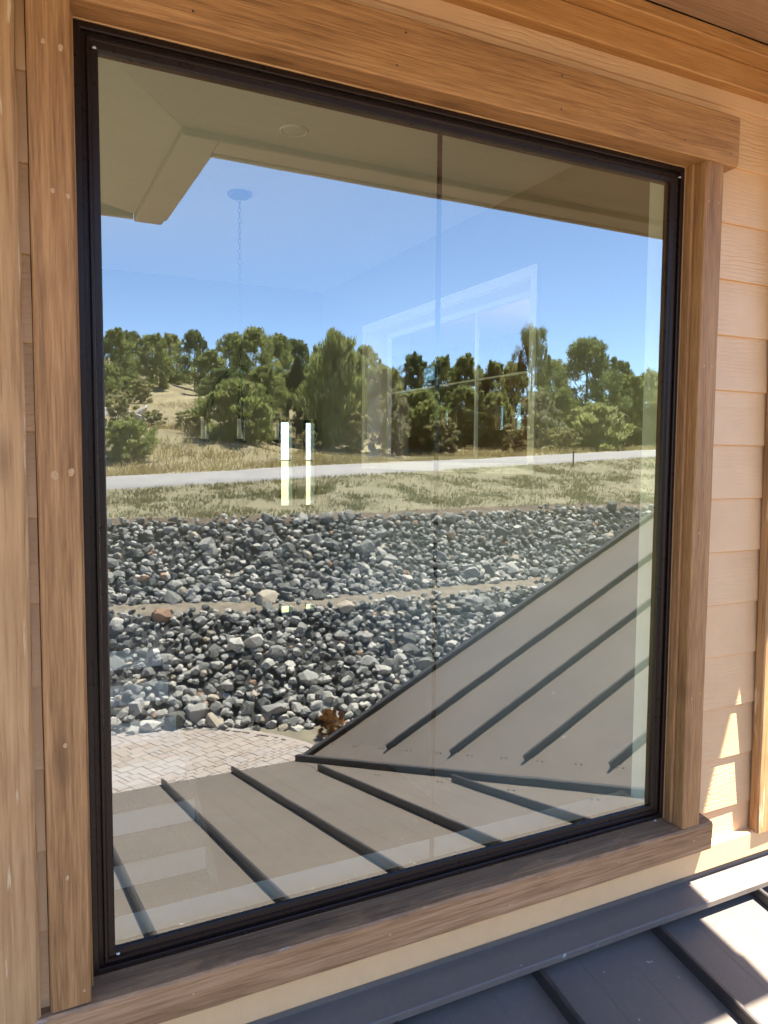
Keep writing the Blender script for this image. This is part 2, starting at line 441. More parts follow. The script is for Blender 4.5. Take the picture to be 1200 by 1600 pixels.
for k in range(-1, 22):
    z = Z0 + EXP * k
    if k < 12: lap(-1.4, -.0795, z, .024); lap(1.57, 4.6, z)
    elif k == 12: lap(-1.4, 4.6, z)
    else: lap(-1.4, 4.6, z)
board('skirt_board', (-1.4, -.034, -.176), (2.45, .0, -.1), 'x', M['skirt'], wall_t, .004, .0004, 24)
boxes('house_body', [((-3, -2.35, -3.6), (1.3, -2.2, -1.0)), ((-3, -2.35, -3.6), (-2.85, .0, -1.05)), ((1.32, -2.5, -3.6), (7.0, -2.38, -.95))], M['skirt'], wall_t)

# trim boards standing against the siding
lp = board('corner_board', (-.30, -.062, -.6), (-.0955, -.0365, 1.94), 'z', M['post'], None, .007, .0016, 30)
tag(lp, 'thick rough sawn upright timber left of the window casing', 'timber post')
rp = board('corner_board', (1.872, -.046, -.104), (1.99, -.0125, 2.02), 'z', M['post'], None, .004, .0012, 26)
tag(rp, 'rough wooden trim board upright on the siding, right of the window, partly sunlit', 'trim board')

# ------------------------------------------------------------------ the window
W, H = 1.5263, 1.8
win = thing('picture_window', 'large dark bronze framed fixed window in wooden casing, mirroring a rocky hillside', 'window')
PROF = [(0.0, .030), (0.0, .0005), (.0015, -.001), (.0105, -.001), (.0125, .001), (.0125, .010), (.0215, .010), (.0215, .002), (.0235, -.0005), (.0275, -.0005), (.0295, .002), (.031, .0045), (.0405, .0055), (.043, .0075), (.043, .030)]
def rail(side):
    secs = []
    for end in (0, 1):
        pts = []
        for d, y in PROF:
            x0, x1, z0, z1 = d, W - d, d, H - d
            pts.append({'left': ((x0, y, z0), (x0, y, z1)), 'right': ((x1, y, z1), (x1, y, z0)), 'top': ((x0, y, z1), (x1, y, z1)), 'bottom': ((x1, y, z0), (x0, y, z0))}[side][end])
        secs.append(pts)
    return loft('frame_rail', secs, M['frame'], win)
rails = [rail(s) for s in ('left', 'right', 'top', 'bottom')]
# two panes meeting behind... one lite of glass with a bar set behind it
I = .0425
YG = .012
def pane(x0, x1, z0, z1, y, name='glass_pane', parent=None, mat='glass', t=.005):
    o = boxes(name, [((x0, y, z0), (x1, y + t, z1))], M[mat], parent)
    o.data.materials.append(M['clear'])
    for p in o.data.polygons: p.material_index = 0 if p.normal.y < -.9 else 1
    return o
pn = pane(I, W - I, I, H - I, YG, 'glass_pane', win)
board('mullion_bar', (.7735, .022, .032), (.7850, .030, 1.772), 'z', M['bar'], win, .002, .0001, 4, 'thin dark bar standing behind the glass')
# wooden casing
board('side_casing', (-.0785, -.060, -.006), (-.0085, .0, 1.802), 'z', M['casing_v'], win, .003, .0006, 24)
board('side_casing', (1.5375, -.060, -.010), (1.606, -.0005, 1.802), 'z', M['casing_v'], win, .003, .0006, 24)
board('jamb_strip', (1.5275, -.027, -.004), (1.5375, -.0005, 1.802), 'z', M['casing_v'], win, .0025, .0003, 12)
board('jamb_strip', (-.0085, -.020, -.004), (-.0010, -.0005, 1.802), 'z', M['casing_v'], win, .002, .0003, 12)
board('head_casing', (-.125, -.066, 1.8025), (1.652, .0, 1.932), 'x', M['casing_h'], win, .003, .0008, 30)
secs = []
for i in range(31):
    x = -.125 + (1.655 + .125) * i / 30; j = lambda: rnd.uniform(-.0008, .0008)
    secs.append([(x, -.058 + j(), -.094), (x, -.0625 + j(), -.090 + j()), (x, -.0635 + j(), -.018 + j()), (x, -.0600 + j(), -.0115 + j()), (x, -.0005, -.0025), (x, -.0005, -.094)])
loft('sill', secs, M['sill'], win)
boxes('sub_sill', [((.001, .0015, -.0195), (1.525, .105, -.0005))], M['sill'], win)
# nail heads and filler spots on the casing
def spot(x, y, z, rx, rz, mat='patch', name='filler_spot', parent=win):
    vs = [(x, y - .0007, z)]; n = 9
    for i in range(n):
        a = 2 * math.pi * i / n; k = rnd.uniform(.75, 1.15); vs.append((x + rx * k * math.cos(a), y, z + rz * k * math.sin(a)))
    return pyd(name, vs, [(0, 1 + i, 1 + (i + 1) % n) for i in range(n)], M[mat], parent)
for x, z, r_ in ((-.051, .985, .0075), (-.023, .99, .006), (-.052, 1.72, .004), (-.025, 1.715, .005), (-.043, 1.475, .004), (-.018, 1.47, .004), (-.044, .495, .004), (-.021, .02, .003), (-.046, .245, .004)):
    spot(x, -.0608, z, r_, r_ * 1.25)
for x, z in ((1.556, 1.27), (1.585, 1.27), (1.553, .36), (1.588, .37), (1.552, 1.70), (1.588, 1.70), (1.56, .82)): spot(x, -.0608, z, .0028, .0035)
for x, z in ((.2, 1.83), (.2, 1.905), (.62, 1.83), (.64, 1.90), (1.05, 1.83), (1.05, 1.905), (1.45, 1.835), (1.62, 1.83), (1.62, 1.915)): spot(x, -.0669, z, .0025, .0025, 'black', 'nail_hole')
for x, z in ((.18, -.05), (.62, -.052), (.95, -.07), (1.3, -.045), (1.58, -.05)): spot(x, -.0645, z, .0035, .003)
# dabs of caulk at the frame corners
for (x, z) in ((.047, .036), (1.495, -.001), (.036, 1.757), (1.507, 1.772)):
    d = .0016
    o = boxes('caulk_dab', [((x - d * 2, -.0025, z - d * .6), (x + d * 2, .001, z + d * .6)), ((x - d * .5, -.0035, z - d), (x + d * .9, -.0005, z + d * 1.2))], M['caulk'], win)
# white painted reveal inside
rv = [((.018, .0302, .000), (W - .018, .145, .024)), ((.018, .0302, 1.776), (W - .018, .056, 1.8)), ((.0, .0302, .0), (.018, .106, 1.8)), ((W - .018, .0302, .0), (W, .106, 1.8))]
for nm, (a, b) in zip(('inner_sill', 'inner_head', 'inner_jamb', 'inner_jamb'), rv):
    boxes(nm, [(a, b)], M['white'], win)
board('inner_stop', (W - .030, .0302, .024), (W - .018, .060, 1.776), 'z', M['white'], win, .002, 0, 2)
board('inner_stop', (.018, .0302, .024), (.030, .060, 1.776), 'z', M['white'], win, .002, 0, 2)
for side, a, b in (('x', (-.06, .1065, -.09), (W + .06, .125, -.021)), ('x', (-.06, .1065, 1.901), (W + .06, .125, 1.99)), ('z', (-.09, .1065, -.001), (-.001, .125, 1.8)), ('z', (W + .001, .1065, -.001), (W + .09, .125, 1.8))):
    board('inner_casing', a, b, side, M['white'], win, .003, 0, 2)

# ------------------------------------------------------------------ lower metal roof
SLP = .2127
def nz(y): return -.245 + SLP * y
EAVE = -2.725
def bar_on(p0, p1, w_, h_, up, name, mat, parent, sink=.004, chamf=.003):
    """a folded seam: square bar lying on a roof plane from p0 to p1"""
    p0, p1, up = Vector(p0), Vector(p1), Vector(up).normalized()
    d = (p1 - p0).normalized(); s = d.cross(up).normalized(); secs = []
    for p in (p0, p1):
        secs.append([tuple(p + s * a + up * b) for a, b in ((-w_ / 2, -sink), (w_ / 2, -sink), (w_ / 2, h_ - chamf), (w_ / 2 - chamf, h_), (-w_ / 2 + chamf, h_), (-w_ / 2, h_ - chamf))])
    return loft(name, secs, mat, parent)
X0R, Z0R, S2 = 1.455, -.822, .5
def rz(x): return Z0R + S2 * (x - X0R)
def valley_x(y): return X0R + (nz(y) - Z0R) / S2
roof = thing('lower_roof', 'taupe standing seam metal roof sloping down from under the window', 'roof')
NUP = Vector((0, -SLP, 1)).normalized()
xr = [-1.4 - .18 + .4 * k for k in range(0, 10)]
xr = [.22 + .4 * k for k in range(-5, 7)]
for x0, x1 in zip(xr[:-1], xr[1:]):
    # each pan is cut along the valley
    top = (-.004); ya = EAVE
    pts = []
    for xx in (x0, x1):
        # valley meets this line where valley_x(y) = xx
        yv = (Z0R + S2 * (xx - X0R) + .245) / SLP
        pts.append(max(EAVE, yv))
    if min(pts) > -.05: continue
    g = .0015; lip = .006
    poly = [(x0 + g, top), (x0 + g, pts[0]), (x1 - g, pts[1]), (x1 - g, top)]
    if pts[0] == EAVE and pts[1] > EAVE: poly = [(x0 + g, top), (x0 + g, EAVE), (valley_x(EAVE), EAVE), (x1 - g, pts[1]), (x1 - g, top)]
    vs = [(x, y, nz(y)) for x, y in poly] + [(x, y, nz(y) - lip) for x, y in poly]
    n = len(poly)
    pan = pyd('roof_panel', vs, [tuple(range(n)), tuple(range(n, 2 * n))[::-1]] + [(i, (i + 1) % n, n + (i + 1) % n, n + i)[::-1] for i in range(n)], M['roof'], roof)
    # shallow stiffening beads in the pan
    for t in (.34, .67):
        xb = x0 + (x1 - x0) * t; yb = EAVE if xb < valley_x(EAVE) else (Z0R + S2 * (xb - X0R) + .245) / SLP
        if yb < -.2: bar_on((xb, -.02, nz(-.02)), (xb, yb + .01, nz(yb + .01)), .004, .0004, NUP, 'pan_bead', M['roof'], pan, .001, .0003)
for x in xr:
    ye = EAVE + .005 if x < 1.36 else (Z0R + S2 * (x - X0R) + .245) / SLP + .0
    if 1.36 < x < 1.5: ye = -2.36
    elif x >= 1.5: ye = ye + .28
    if ye > -.15: continue
    bar_on((x, -.075, nz(-.075)), (x, ye, nz(ye)), .014, .034, NUP, 'seam_rib', M['rib'], roof)
# apron flashing against the wall
fl = [(-.0125, -.168), (-.020, -.168), (-.022, -.197), (-.098, -.2165), (-.101, -.2190), (-.101, -.2330), (-.097, -.2330), (-.096, -.2225), (-.018, -.202), (-.0125, -.200)]
loft('apron_flashing', [[(x, y, z) for y, z in fl] for x in (-1.78, 2.5)], M['roof'], roof)
# drip edge and soffit under the eave
boxes('drip_edge', [((-1.78, EAVE - .008, nz(EAVE) - .075), (1.46, EAVE + .012, nz(EAVE) - .0035))], M['rib'], roof)
boxes('fascia', [((-1.78, EAVE + .013, nz(EAVE) - .24), (1.40, EAVE + .045, nz(EAVE) - .012))], M['frieze'], roof)
def screw(p, up, parent, r=.006, h=.004):
    up = Vector(up).normalized(); a = up.orthogonal().normalized(); b = up.cross(a); p = Vector(p); n = 6
    vs = [tuple(p + (a * math.cos(k * math.tau / n) + b * math.sin(k * math.tau / n)) * r) for k in range(n)] + [tuple(p + (a * math.cos(k * math.tau / n) + b * math.sin(k * math.tau / n)) * r * .6 + up * h) for k in range(n)]
    return pyd('screw', vs, [(k, (k + 1) % n, n + (k + 1) % n, n + k) for k in range(n)] + [tuple(range(n, 2 * n))], M['screw'], parent)
for x in (.35, .48, .70, .82, 1.10, 1.22): screw((x, EAVE + .035, nz(EAVE + .035)), NUP, roof)

# gable wing roof meeting it in a valley
wing = thing('wing_roof', 'taupe metal roof of the side wing rising beyond the valley', 'roof')
RUP = Vector((-S2, 0, 1)).normalized(); XT = 5.2; RAKE = -2.70
yr = [-.18 - .409 * k for k in range(0, 6)] + [RAKE]
yr = [0.0, -.19, -.60, -1.01, -1.42, -1.83, -2.24, RAKE]
for y0, y1 in zip(yr[:-1], yr[1:]):
    a0, a1 = valley_x(y0), valley_x(max(y1, EAVE)); g = .0015
    poly = [(a0, y0 - g), (XT, y0 - g), (XT, y1 + g), (a1, y1 + g)]
    vs = [(x, y, rz(x)) for x, y in poly] + [(x, y, rz(x) - .006) for x, y in poly]
    pyd('roof_panel', vs, [(0, 3, 2, 1), (4, 5, 6, 7)] + [(i, (i + 1) % 4, 4 + (i + 1) % 4, 4 + i) for i in range(4)], M['roof'], wing)
for y in yr[1:-1]:
    xs_ = valley_x(y) + .14; bar_on((xs_, y, rz(xs_)), (XT, y, rz(XT)), .015, .034, RUP, 'seam_rib', M['rib'], wing)
bar_on((valley_x(RAKE) + .005, RAKE, rz(valley_x(RAKE) + .005)), (XT, RAKE, rz(XT)), .036, .03, RUP, 'rake_trim', M['rib'], wing, .09)
bar_on((XT, .0, rz(XT)), (XT, RAKE, rz(XT)), .16, .05, (0, 0, 1), 'ridge_cap', M['rib'], wing, .03)
pyd('back_slope', [(XT, 0, rz(XT) - .004), (XT + 3.5, 0, rz(XT) - 1.75), (XT + 3.5, RAKE, rz(XT) - 1.75), (XT, RAKE, rz(XT) - .004)], [(0, 3, 2, 1)], M['roof'], wing)
# valley flashing: two leaves and the raised seam on the lower roof side
vdir = Vector((valley_x(-.05) - valley_x(EAVE), -.05 - EAVE, nz(-.05) - nz(EAVE))).normalized()
pa, pb = Vector((valley_x(EAVE), EAVE, nz(EAVE))), Vector((valley_x(-.1), -.1, nz(-.1)))
def leaf(up, side, wd):
    s = vdir.cross(up).normalized() * side
    if False: pass
    u = up * .0035
    q = [pa + u, pb + u, pb + s * wd + u, pa + s * wd + u]; q2 = [v - up * .0025 for v in q]
    vs = [tuple(v) for v in q + q2]
    o = pyd('valley_leaf', vs, [(0, 1, 2, 3), (7, 6, 5, 4)] + [(i, 4 + i, 4 + (i + 1) % 4, (i + 1) % 4) for i in range(4)], M['roof'], wing)
    bm = bmesh.new(); bm.from_mesh(o.data); bmesh.ops.recalc_face_normals(bm, faces=bm.faces); bm.to_mesh(o.data); bm.free(); return s
sR = leaf(RUP, 1, .16)
if (pa + sR).x < pa.x: sR = -sR
sN = vdir.cross(NUP).normalized()
if (pa + sN).x > pa.x: sN = -sN
bar_on(pa + sN * .03, pb + sN * .03, .036, .034, NUP, 'valley_seam', M['rib'], wing)
L = (pb - pa).length
for i in range(14):
    t = (i + .6) / 14
    for dd in (0, .028):
        q = pa + vdir * (L * t + dd); qR = q + sR * .145; screw((qR.x, qR.y, rz(qR.x) + .003), RUP, wing, .0055)
        if i % 2: qN = q + sN * .15; screw((qN.x, qN.y, nz(qN.y) + .001), NUP, wing, .0055)

# ------------------------------------------------------------------ eave overhead
eave = thing('upper_eave', 'wooden roof overhang with boarded soffit above the window', 'eave')
SX1 = 2.52; YE = -.885; YB = -.785; WX = .475; WB = .365; WY = -1.72
def sm(y): return 2.14 + .2 * y          # soffit of the main eave, falling outwards
def sw(x): return sm(YB) + .2 * (WB - x)  # soffit of the side wing
def mitre_x(y): return WB - (y - YB) * -1 if False else WB + (-y + YB)
# main soffit boards run along the wall
ys = [-.09, YB]
for y0, y1 in zip(ys[:-1], ys[1:]):
    xa, xb = WB - (y0 - YB), WB - (y1 - YB)
    g = .002
    q = [(xa, y0 - g, sm(y0 - g)), (SX1, y0 - g, sm(y0 - g)), (SX1, y1 + g, sm(y1 + g)), (xb, y1 + g, sm(y1 + g))]
    vs = q + [(x, y, z + .018) for x, y, z in q]
    pyd('soffit_board', vs, [(0, 1, 2, 3), (7, 6, 5, 4)] + [(i, 4 + i, 4 + (i + 1) % 4, (i + 1) % 4) for i in range(4)], M['soffit'], eave)
# side wing soffit boards run outwards
xs_ = [WB, -.30]
for k, (x1, x0) in enumerate(zip(xs_[:-1], xs_[1:])):
    g = .002; y1_, y0_ = YB + (WB - x1), YB + (WB - x0)
    q = [(x1 - g, min(-.09, y1_), sw(x1)), (x0 + g, min(-.09, y0_), sw(x0)), (x0 + g, WY + .03, sw(x0)), (x1 - g, WY + .03, sw(x1))]
    vs = q + [(x, y, z + .018) for x, y, z in q]
    pyd('soffit_board', vs, [(0, 1, 2, 3), (7, 6, 5, 4)] + [(i, 4 + i, 4 + (i + 1) % 4, (i + 1) % 4) for i in range(4)], M['soffit'], eave)
board('eave_beam', (WX + .002, YE, 1.962), (SX1, YB, 2.05), 'x', M['soffit'], eave, .004, .0006, 12)
board('eave_beam', (WB, WY, 1.962), (WX, YB, 2.06), 'y', M['soffit'], eave, .004, .0006, 12)
board('outer_fascia', (WX + .003, YE - .024, 1.957), (SX1, YE - .001, 2.13), 'x', M['soffit'], eave, .003, .0006, 10)
board('outer_fascia', (WX + .001, WY - .03, 1.990), (WX + .026, YE - .026, 2.13), 'y', M['soffit'], eave, .003, .0006, 10)
board('end_fascia', (-1.6, WY - .026, 1.975), (WB - .002, WY - .001, 2.15), 'x', M['soffit'], eave, .003, .0006, 10)
boxes('roof_deck', [((WX, YE - .03, 2.14), (SX1, -.001, 2.24)), ((-1.8, WY - .04, 2.165), (WX + .03, -.001, 2.27))], M['rib'], eave)
board('frieze_board', (-1.4, -.042, 2.024), (2.5, -.0005, 2.090), 'x', M['frieze'], eave, .003, .0006, 24)
board('soffit_strip', (-1.4, -.090, 2.0905), (2.5, -.0005, 2.1215), 'x', M['frieze'], eave, .003, .0006, 24)

# ------------------------------------------------------------------ the stair hall behind the glass
FZ, CZ, XL, XRW, YBK = -2.01, 2.90, -2.6, 3.2, 6.85
struct(boxes('interior_floor', [((XL, .1065, FZ - .1), (XRW, YBK, FZ))], M['floor']))
struct(boxes('interior_ceiling', [((XL - .1, .108, CZ), (XRW + .1, YBK + .1, CZ + .1))], M['ceiling']))

# back wall with two tall sidelights
def wall_with_holes(name, a0, a1, z0, z1, holes, plane, axis, t=.12, mat='wall'):
    """wall in the plane axis=plane with rectangular holes (a, b, zlo, zhi) sorted along a"""
    lst = []; cur = a0
    def add(p, q, r_, s):
        if q - p < 1e-4 or s - r_ < 1e-4: return
        lst.append(((p, plane, r_), (q, plane + t, s)) if axis == 'y' else ((plane, p, r_), (plane + t, q, s)))
    groups = {}
    for a, b, lo, hi in holes: groups.setdefault((a, b), []).append((lo, hi))
    for (a, b), zz in sorted(groups.items()):
        add(cur, a, z0, z1); c = z0
        for lo, hi in sorted(zz): add(a, b, c, lo); c = hi
        add(a, b, c, z1); cur = b
    add(cur, a1, z0, z1)
    return struct(boxes(name, lst, M[mat]))
K = YBK / 7.0
side = [(2.90, 3.03), (3.16 - .06, 3.19 - .0)]
side = [(2.68, 2.80), (2.94, 3.05)]
yb = 6.75
holes = [(-2.4, .25, -1.5, 1.05), (2.69, 2.82, .46, 1.41), (2.99, 3.09, .46, 1.41), (2.69, 2.82, -.80, -.70), (2.99, 3.09, -.78, -.70)]  # wide first opening is out of view, added to brighten the hall
wall_with_holes('interior_wall_back', XL - .1, XRW + .1, FZ, CZ - .001, holes, yb, 'y')
names = ('tall narrow sidelight window nearer the chandelier, grass behind it', 'tall narrow sidelight window next to the room corner, grass behind it', 'small low pane under the sidelight nearer the chandelier', 'small low pane under the sidelight next to the room corner')
for (a, b, lo, hi), lb in zip(holes[1:], names):
    t = thing('sidelight', lb, 'window', ((a + b) / 2, yb, lo), 'entry sidelights')
    def loc(o): o.location = (-(a + b) / 2, -yb, -lo); return o
    loc(pane(a, b, lo, hi, yb + .06, 'glass_pane', t, 'glass_clear'))
    loc(boxes('frame', [((a - .03, yb - .012, lo - .03), (a, yb - .001, hi + .03)), ((b, yb - .012, lo - .03), (b + .03, yb - .001, hi + .03)), ((a, yb - .012, hi), (b, yb - .001, hi + .03)), ((a, yb - .012, lo - .03), (b, yb - .001, lo))], M['bar'], t))
    if hi - lo > .5: loc(boxes('glazing_bar', [((a, yb + .04, .97), (b, yb + .055, .985))], M['bar'], t))
# right-hand wall with a large framed opening into the next room
OY0, OY1, OZ0, OZ1 = 2.85, 5.55, .98, 2.28
wall_with_holes('interior_wall_right', .1065, yb, FZ, CZ - .001, [(OY0, OY1, OZ0, OZ1)], XRW, 'x', .26)
wall_with_holes('interior_wall_left', .1065, yb, FZ, CZ - .001, [(.8, 3.2, -1.5, 1.05), (3.5, 6.0, -1.5, 1.05)], XL - .12, 'x')  # both openings are unseen, added to let more daylight into the hall
iw = thing('interior_window', 'large white framed interior window in the side wall of the stair hall', 'window', (XRW, 4.2, OZ0))
def iloc(o): o.location = (-XRW, -4.2, -OZ0); return o
c_ = .075
for nm, a, b in (('casing', (XRW - .02, OY0 - c_, OZ0 - c_), (XRW - .001, OY0, OZ1 + c_)), ('casing', (XRW - .02, OY1, OZ0 - c_), (XRW - .001, OY1 + c_, OZ1 + c_)), ('casing', (XRW - .02, OY0, OZ1), (XRW - .001, OY1, OZ1 + c_)), ('casing', (XRW - .02, OY0, OZ0 - c_), (XRW - .001, OY1, OZ0)),
                 ('reveal', (XRW - .001, OY1 - .012, OZ0), (XRW + .215, OY1 - .001, OZ1)), ('reveal', (XRW - .001, OY0, OZ1 - .012), (XRW + .215, OY1 - .013, OZ1 - .001)),
                 ('sash', (XRW + .22, OY0, OZ0), (XRW + .258, OY0 + .05, OZ1)), ('sash', (XRW + .22, OY1 - .05, OZ0), (XRW + .258, OY1, OZ1)), ('sash', (XRW + .22, OY0 + .05, OZ1 - .05), (XRW + .258, OY1 - .05, OZ1)), ('sash', (XRW + .22, OY0 + .05, OZ0), (XRW + .258, OY1 - .05, OZ0 + .05)),
                 ('muntin', (XRW + .225, 3.892, OZ0 + .05), (XRW + .255, 3.908, OZ1 - .05)), ('muntin', (XRW + .226, OY0 + .05, 1.665), (XRW + .254, 3.892, 1.679)), ('muntin', (XRW + .226, 3.908, 1.665), (XRW + .254, OY1 - .05, 1.679))):
    iloc(boxes(nm, [(a, b)], M['white'], iw))
gp = boxes('glass_pane', [((XRW + .238, OY0 + .05, OZ0 + .05), (XRW + .242, OY1 - .05, OZ1 - .05))], M['glass_clear'], iw)
gp.data.materials.append(M['clear']); iloc(gp)
for p_ in gp.data.polygons: p_.material_index = 0 if p_.normal.x < -.9 else 1
# the next room: timber walls, small windows at its end
RP = [(XRW + .26, .3), (7.1, .3), (7.1, 11.8), (5.85, 11.8), (3.46, 6.95), (XRW + .26, 6.88)]
def slab(name, z0, z1, mat):
    n = len(RP); return struct(pyd(name, [(x, y, z0) for x, y in RP] + [(x, y, z1) for x, y in RP], [tuple(range(n))[::-1], tuple(range(n, 2 * n))] + [(i, (i + 1) % n, n + (i + 1) % n, n + i) for i in range(n)], M[mat]))
slab('side_room_floor', .3, .4, 'brown'); slab('side_room_ceiling', 2.951, 3.05, 'ceiling')
struct(boxes('side_room_wall_back', [((5.86, 11.7, .4), (6.999, 11.8, 2.95)), ((XRW + .261, .3, .4), (6.999, .4, 2.95))], M['brown']))
q_ = [(3.45, 6.88), (5.85, 11.7), (5.75, 11.75), (3.35, 6.93)]
struct(pyd('side_room_wall_left', [(x, y, z) for z in (.4, 2.95) for x, y in q_], [(0, 1, 5, 4), (1, 2, 6, 5), (2, 3, 7, 6), (3, 0, 4, 7), (3, 2, 1, 0), (4, 5, 6, 7)], M['brown']))
sh = [(1.2, 6.6, .9, 2.7), (8.07, 8.30, 1.47, 1.88), (8.53, 8.74, 1.47, 1.86), (9.90, 10.02, 1.52, 1.90), (10.22, 10.43, 1.60, 1.88), (10.43, 11.15, 2.42, 2.70)]  # long first opening is out of view, added to light the side room
sh[-1] = (10.6, 11.3, 2.45, 2.72)
wall_with_holes('side_room_wall_right', .3, 11.8, .4, 2.95, sh, 7.0, 'x', .1, 'brown')
for k, (a, b, lo, hi) in enumerate(sh[1:]):
    o = boxes('room_window', [((7.04, a, lo), (7.045, b, hi))], M['glass_clear'])
    tag(o, ('small window pane in the far timber wall of the side room' if k < 4 else 'high transom pane under the ceiling of the side room'), 'window', 'side room panes' if k < 4 else None)
# stairs
st = thing('staircase', 'staircase with white risers and brown carpet treads inside the house', 'staircase', (.6, 2.3, FZ))
def sloc(o): o.location = (-.6, -2.3, -FZ); return o
SY, SZ, SR, STD = 2.08, FZ, .18, .28
for k in range(9):
    z0 = FZ + SR * k; y0 = SY + STD * k
    sloc(boxes('riser', [((-.15, y0, z0), (.90, y0 + .02, z0 + SR - .03))], M['white'], st))
    sloc(board('tread', (-.15, y0 - .025, z0 + SR - .03), (.90, y0 + STD, z0 + SR), 'x', M['carpet'], st, .006, 0, 3))
secs = []
for y, z in ((SY - .05, FZ), (SY + STD * 9, FZ + SR * 9)):
    secs.append([(.902, y, z - .02), (.935, y, z - .02), (.935, y, z + .10), (.902, y, z + .10)])
sloc(loft('stringer', secs, M['wall'], st))
sloc(boxes('newel_post', [((.90, SY - .14, FZ), (.99, SY - .05, FZ + .45)), ((.885, SY - .155, FZ + .45), (1.005, SY - .035, FZ + .48))], M['wall'], st))
sloc(boxes('landing', [((-.15, SY + STD * 9, FZ), (.90, yb - .01, FZ + SR * 9))], M['carpet'], st))
# ceiling fittings
ch = thing('chandelier', 'black iron chandelier hanging on a chain from the hall ceiling', 'chandelier', (1.43, 3.95, CZ))
def disc(name, c, r, h, mat, parent, n=24, taper=.8):
    x, y, z = c
    return loft(name, [[(x + rr * math.cos(math.tau * k / n), y + rr * math.sin(math.tau * k / n), zz) for k in range(n)] for rr, zz in ((r, z), (r, z - h * .6), (r * taper, z - h))], mat, parent, True)
disc('canopy', (0, 0, -.001), .085, .03, M['black'], ch)
def ring(c, rx, rz_, r, rot, name, parent, mat, n=12, m=6):
    vs, fs = [], []; cr, sr = math.cos(rot), math.sin(rot)
    for i in range(n):
        a = math.tau * i / n; px, pz = rx * math.cos(a), rz_ * math.sin(a); nx, nz_ = math.cos(a), math.sin(a)
        for j in range(m):
            b = math.tau * j / m; ox = px + r * math.cos(b) * nx; oy = r * math.sin(b); oz = pz + r * math.cos(b) * nz_
            vs.append((c[0] + ox * cr - oy * sr, c[1] + ox * sr + oy * cr, c[2] + oz))
    for i in range(n):
        for j in range(m): fs.append((i * m + j, ((i + 1) % n) * m + j, ((i + 1) % n) * m + (j + 1) % m, i * m + (j + 1) % m))
    return pyd(name, vs, fs, mat, parent, True)
zc = -.05; k = 0
while zc > -1.22:
    ring((0, 0, zc), .010, .023, .0032, (k % 2) * math.pi / 2, 'chain_link', ch, M['black']); zc -= .036; k += 1
disc('hub', (0, 0, -1.22), .035, .1, M['black'], ch, 12, .6)
for k in range(6):
    a = math.tau * k / 6 + .2; pts = []
    for i in range(11):
        t = i / 10; rr = .03 + .27 * math.sin(t * math.pi / 2) ; zz = -1.25 - .52 * (1 - math.cos(t * math.pi / 2)) ** .9
        pts.append((rr * math.cos(a), rr * math.sin(a), zz))
    arm = tube('arm', pts, .011, M['black'], ch, 6)
    x, y = .30 * math.cos(a), .30 * math.sin(a)
    disc('drip_cup', (x, y, -1.76), .035, .015, M['black'], ch, 10)
    tube('candle', [(x, y, -1.77), (x, y, -1.62)], .013, M['white'], ch, 8)
cl = thing('recessed_light', 'round white recessed light in the hall ceiling', 'ceiling light', (1.42, 2.78, CZ))
ring((0, 0, 0), .075, .075, .008, 0, 'trim_ring', cl, M['white'], 24, 6).rotation_euler = (math.pi / 2, 0, 0)
disc('lens', (0, 0, -.0005), .066, .004, M['ceiling'], cl, 20)

# ------------------------------------------------------------------ rocks on the two tiers
def rock_mat():
    k = N('rock_grey'); oi = k.n('ObjectInfo')
    at = k.n('Attribute', _attribute_name='tone')
    nz_ = k.noise(k.coords(rand=20.0), 7, 5, .65, .6); fine = k.noise(k.coords(rand=20.0), 30, 4, .7)
    base = k.ramp(at.outputs['Fac'], [(0, (.056, .057, .053)), (.30, (.15, .150, .140)), (.62, (.31, .302, .28)), (.86, (.47, .445, .40)), (.94, (.42, .37, .29)), (1, (.34, .20, .125))])
    c = k.mixc(k.ramp(nz_, [(.45, (0, 0, 0)), (.75, (.45, .45, .45))]), base, (.34, .35, .335))
    return k.done(c, .82, k.bump(fine, .6, .02), spec=.3)
M['rock'] = rock_mat()
def rock_shape(seed, flat=.72):
    r_ = random.Random(seed); bm = bmesh.new()
    for i in range(22):
        d = Vector((r_.gauss(0, 1), r_.gauss(0, 1), r_.gauss(0, 1))).normalized()
        bm.verts.new((d.x * r_.uniform(.75, 1.0), d.y * r_.uniform(.62, .9), d.z * flat * r_.uniform(.7, 1)))
    res = bmesh.ops.convex_hull(bm, input=bm.verts)
    bmesh.ops.delete(bm, geom=[g for g in res['geom_interior'] if isinstance(g, bmesh.types.BMVert)], context='VERTS')
    bmesh.ops.recalc_face_normals(bm, faces=bm.faces)
    return bm
TONES = [.05, .16, .25, .34, .42, .52, .62, .74, .86, .95, 1.0]
def rock_meshes():
    out = []
    for s in range(12):
        bm = rock_shape(100 + s, .6 + .04 * (s % 6)); base = bpy.data.meshes.new('rock'); bm.to_mesh(base); bm.free(); out.append(base)
    return out
RM = rock_meshes(); RT = {}
def rock_variant(s, t):
    if (s, t) not in RT:
        me = RM[s].copy(); at = me.attributes.new('tone', 'FLOAT', 'POINT'); at.data.foreach_set('value', [TONES[t]] * len(me.vertices)); me.materials.append(M['rock']); RT[(s, t)] = me
    return RT[(s, t)]
def rot_of(r_):
    return Matrix.Rotation(r_.uniform(0, 6.28), 3, 'Z') @ Matrix.Rotation(r_.uniform(-.7, .7), 3, 'X') @ Matrix.Rotation(r_.uniform(-.5, .5), 3, 'Y')
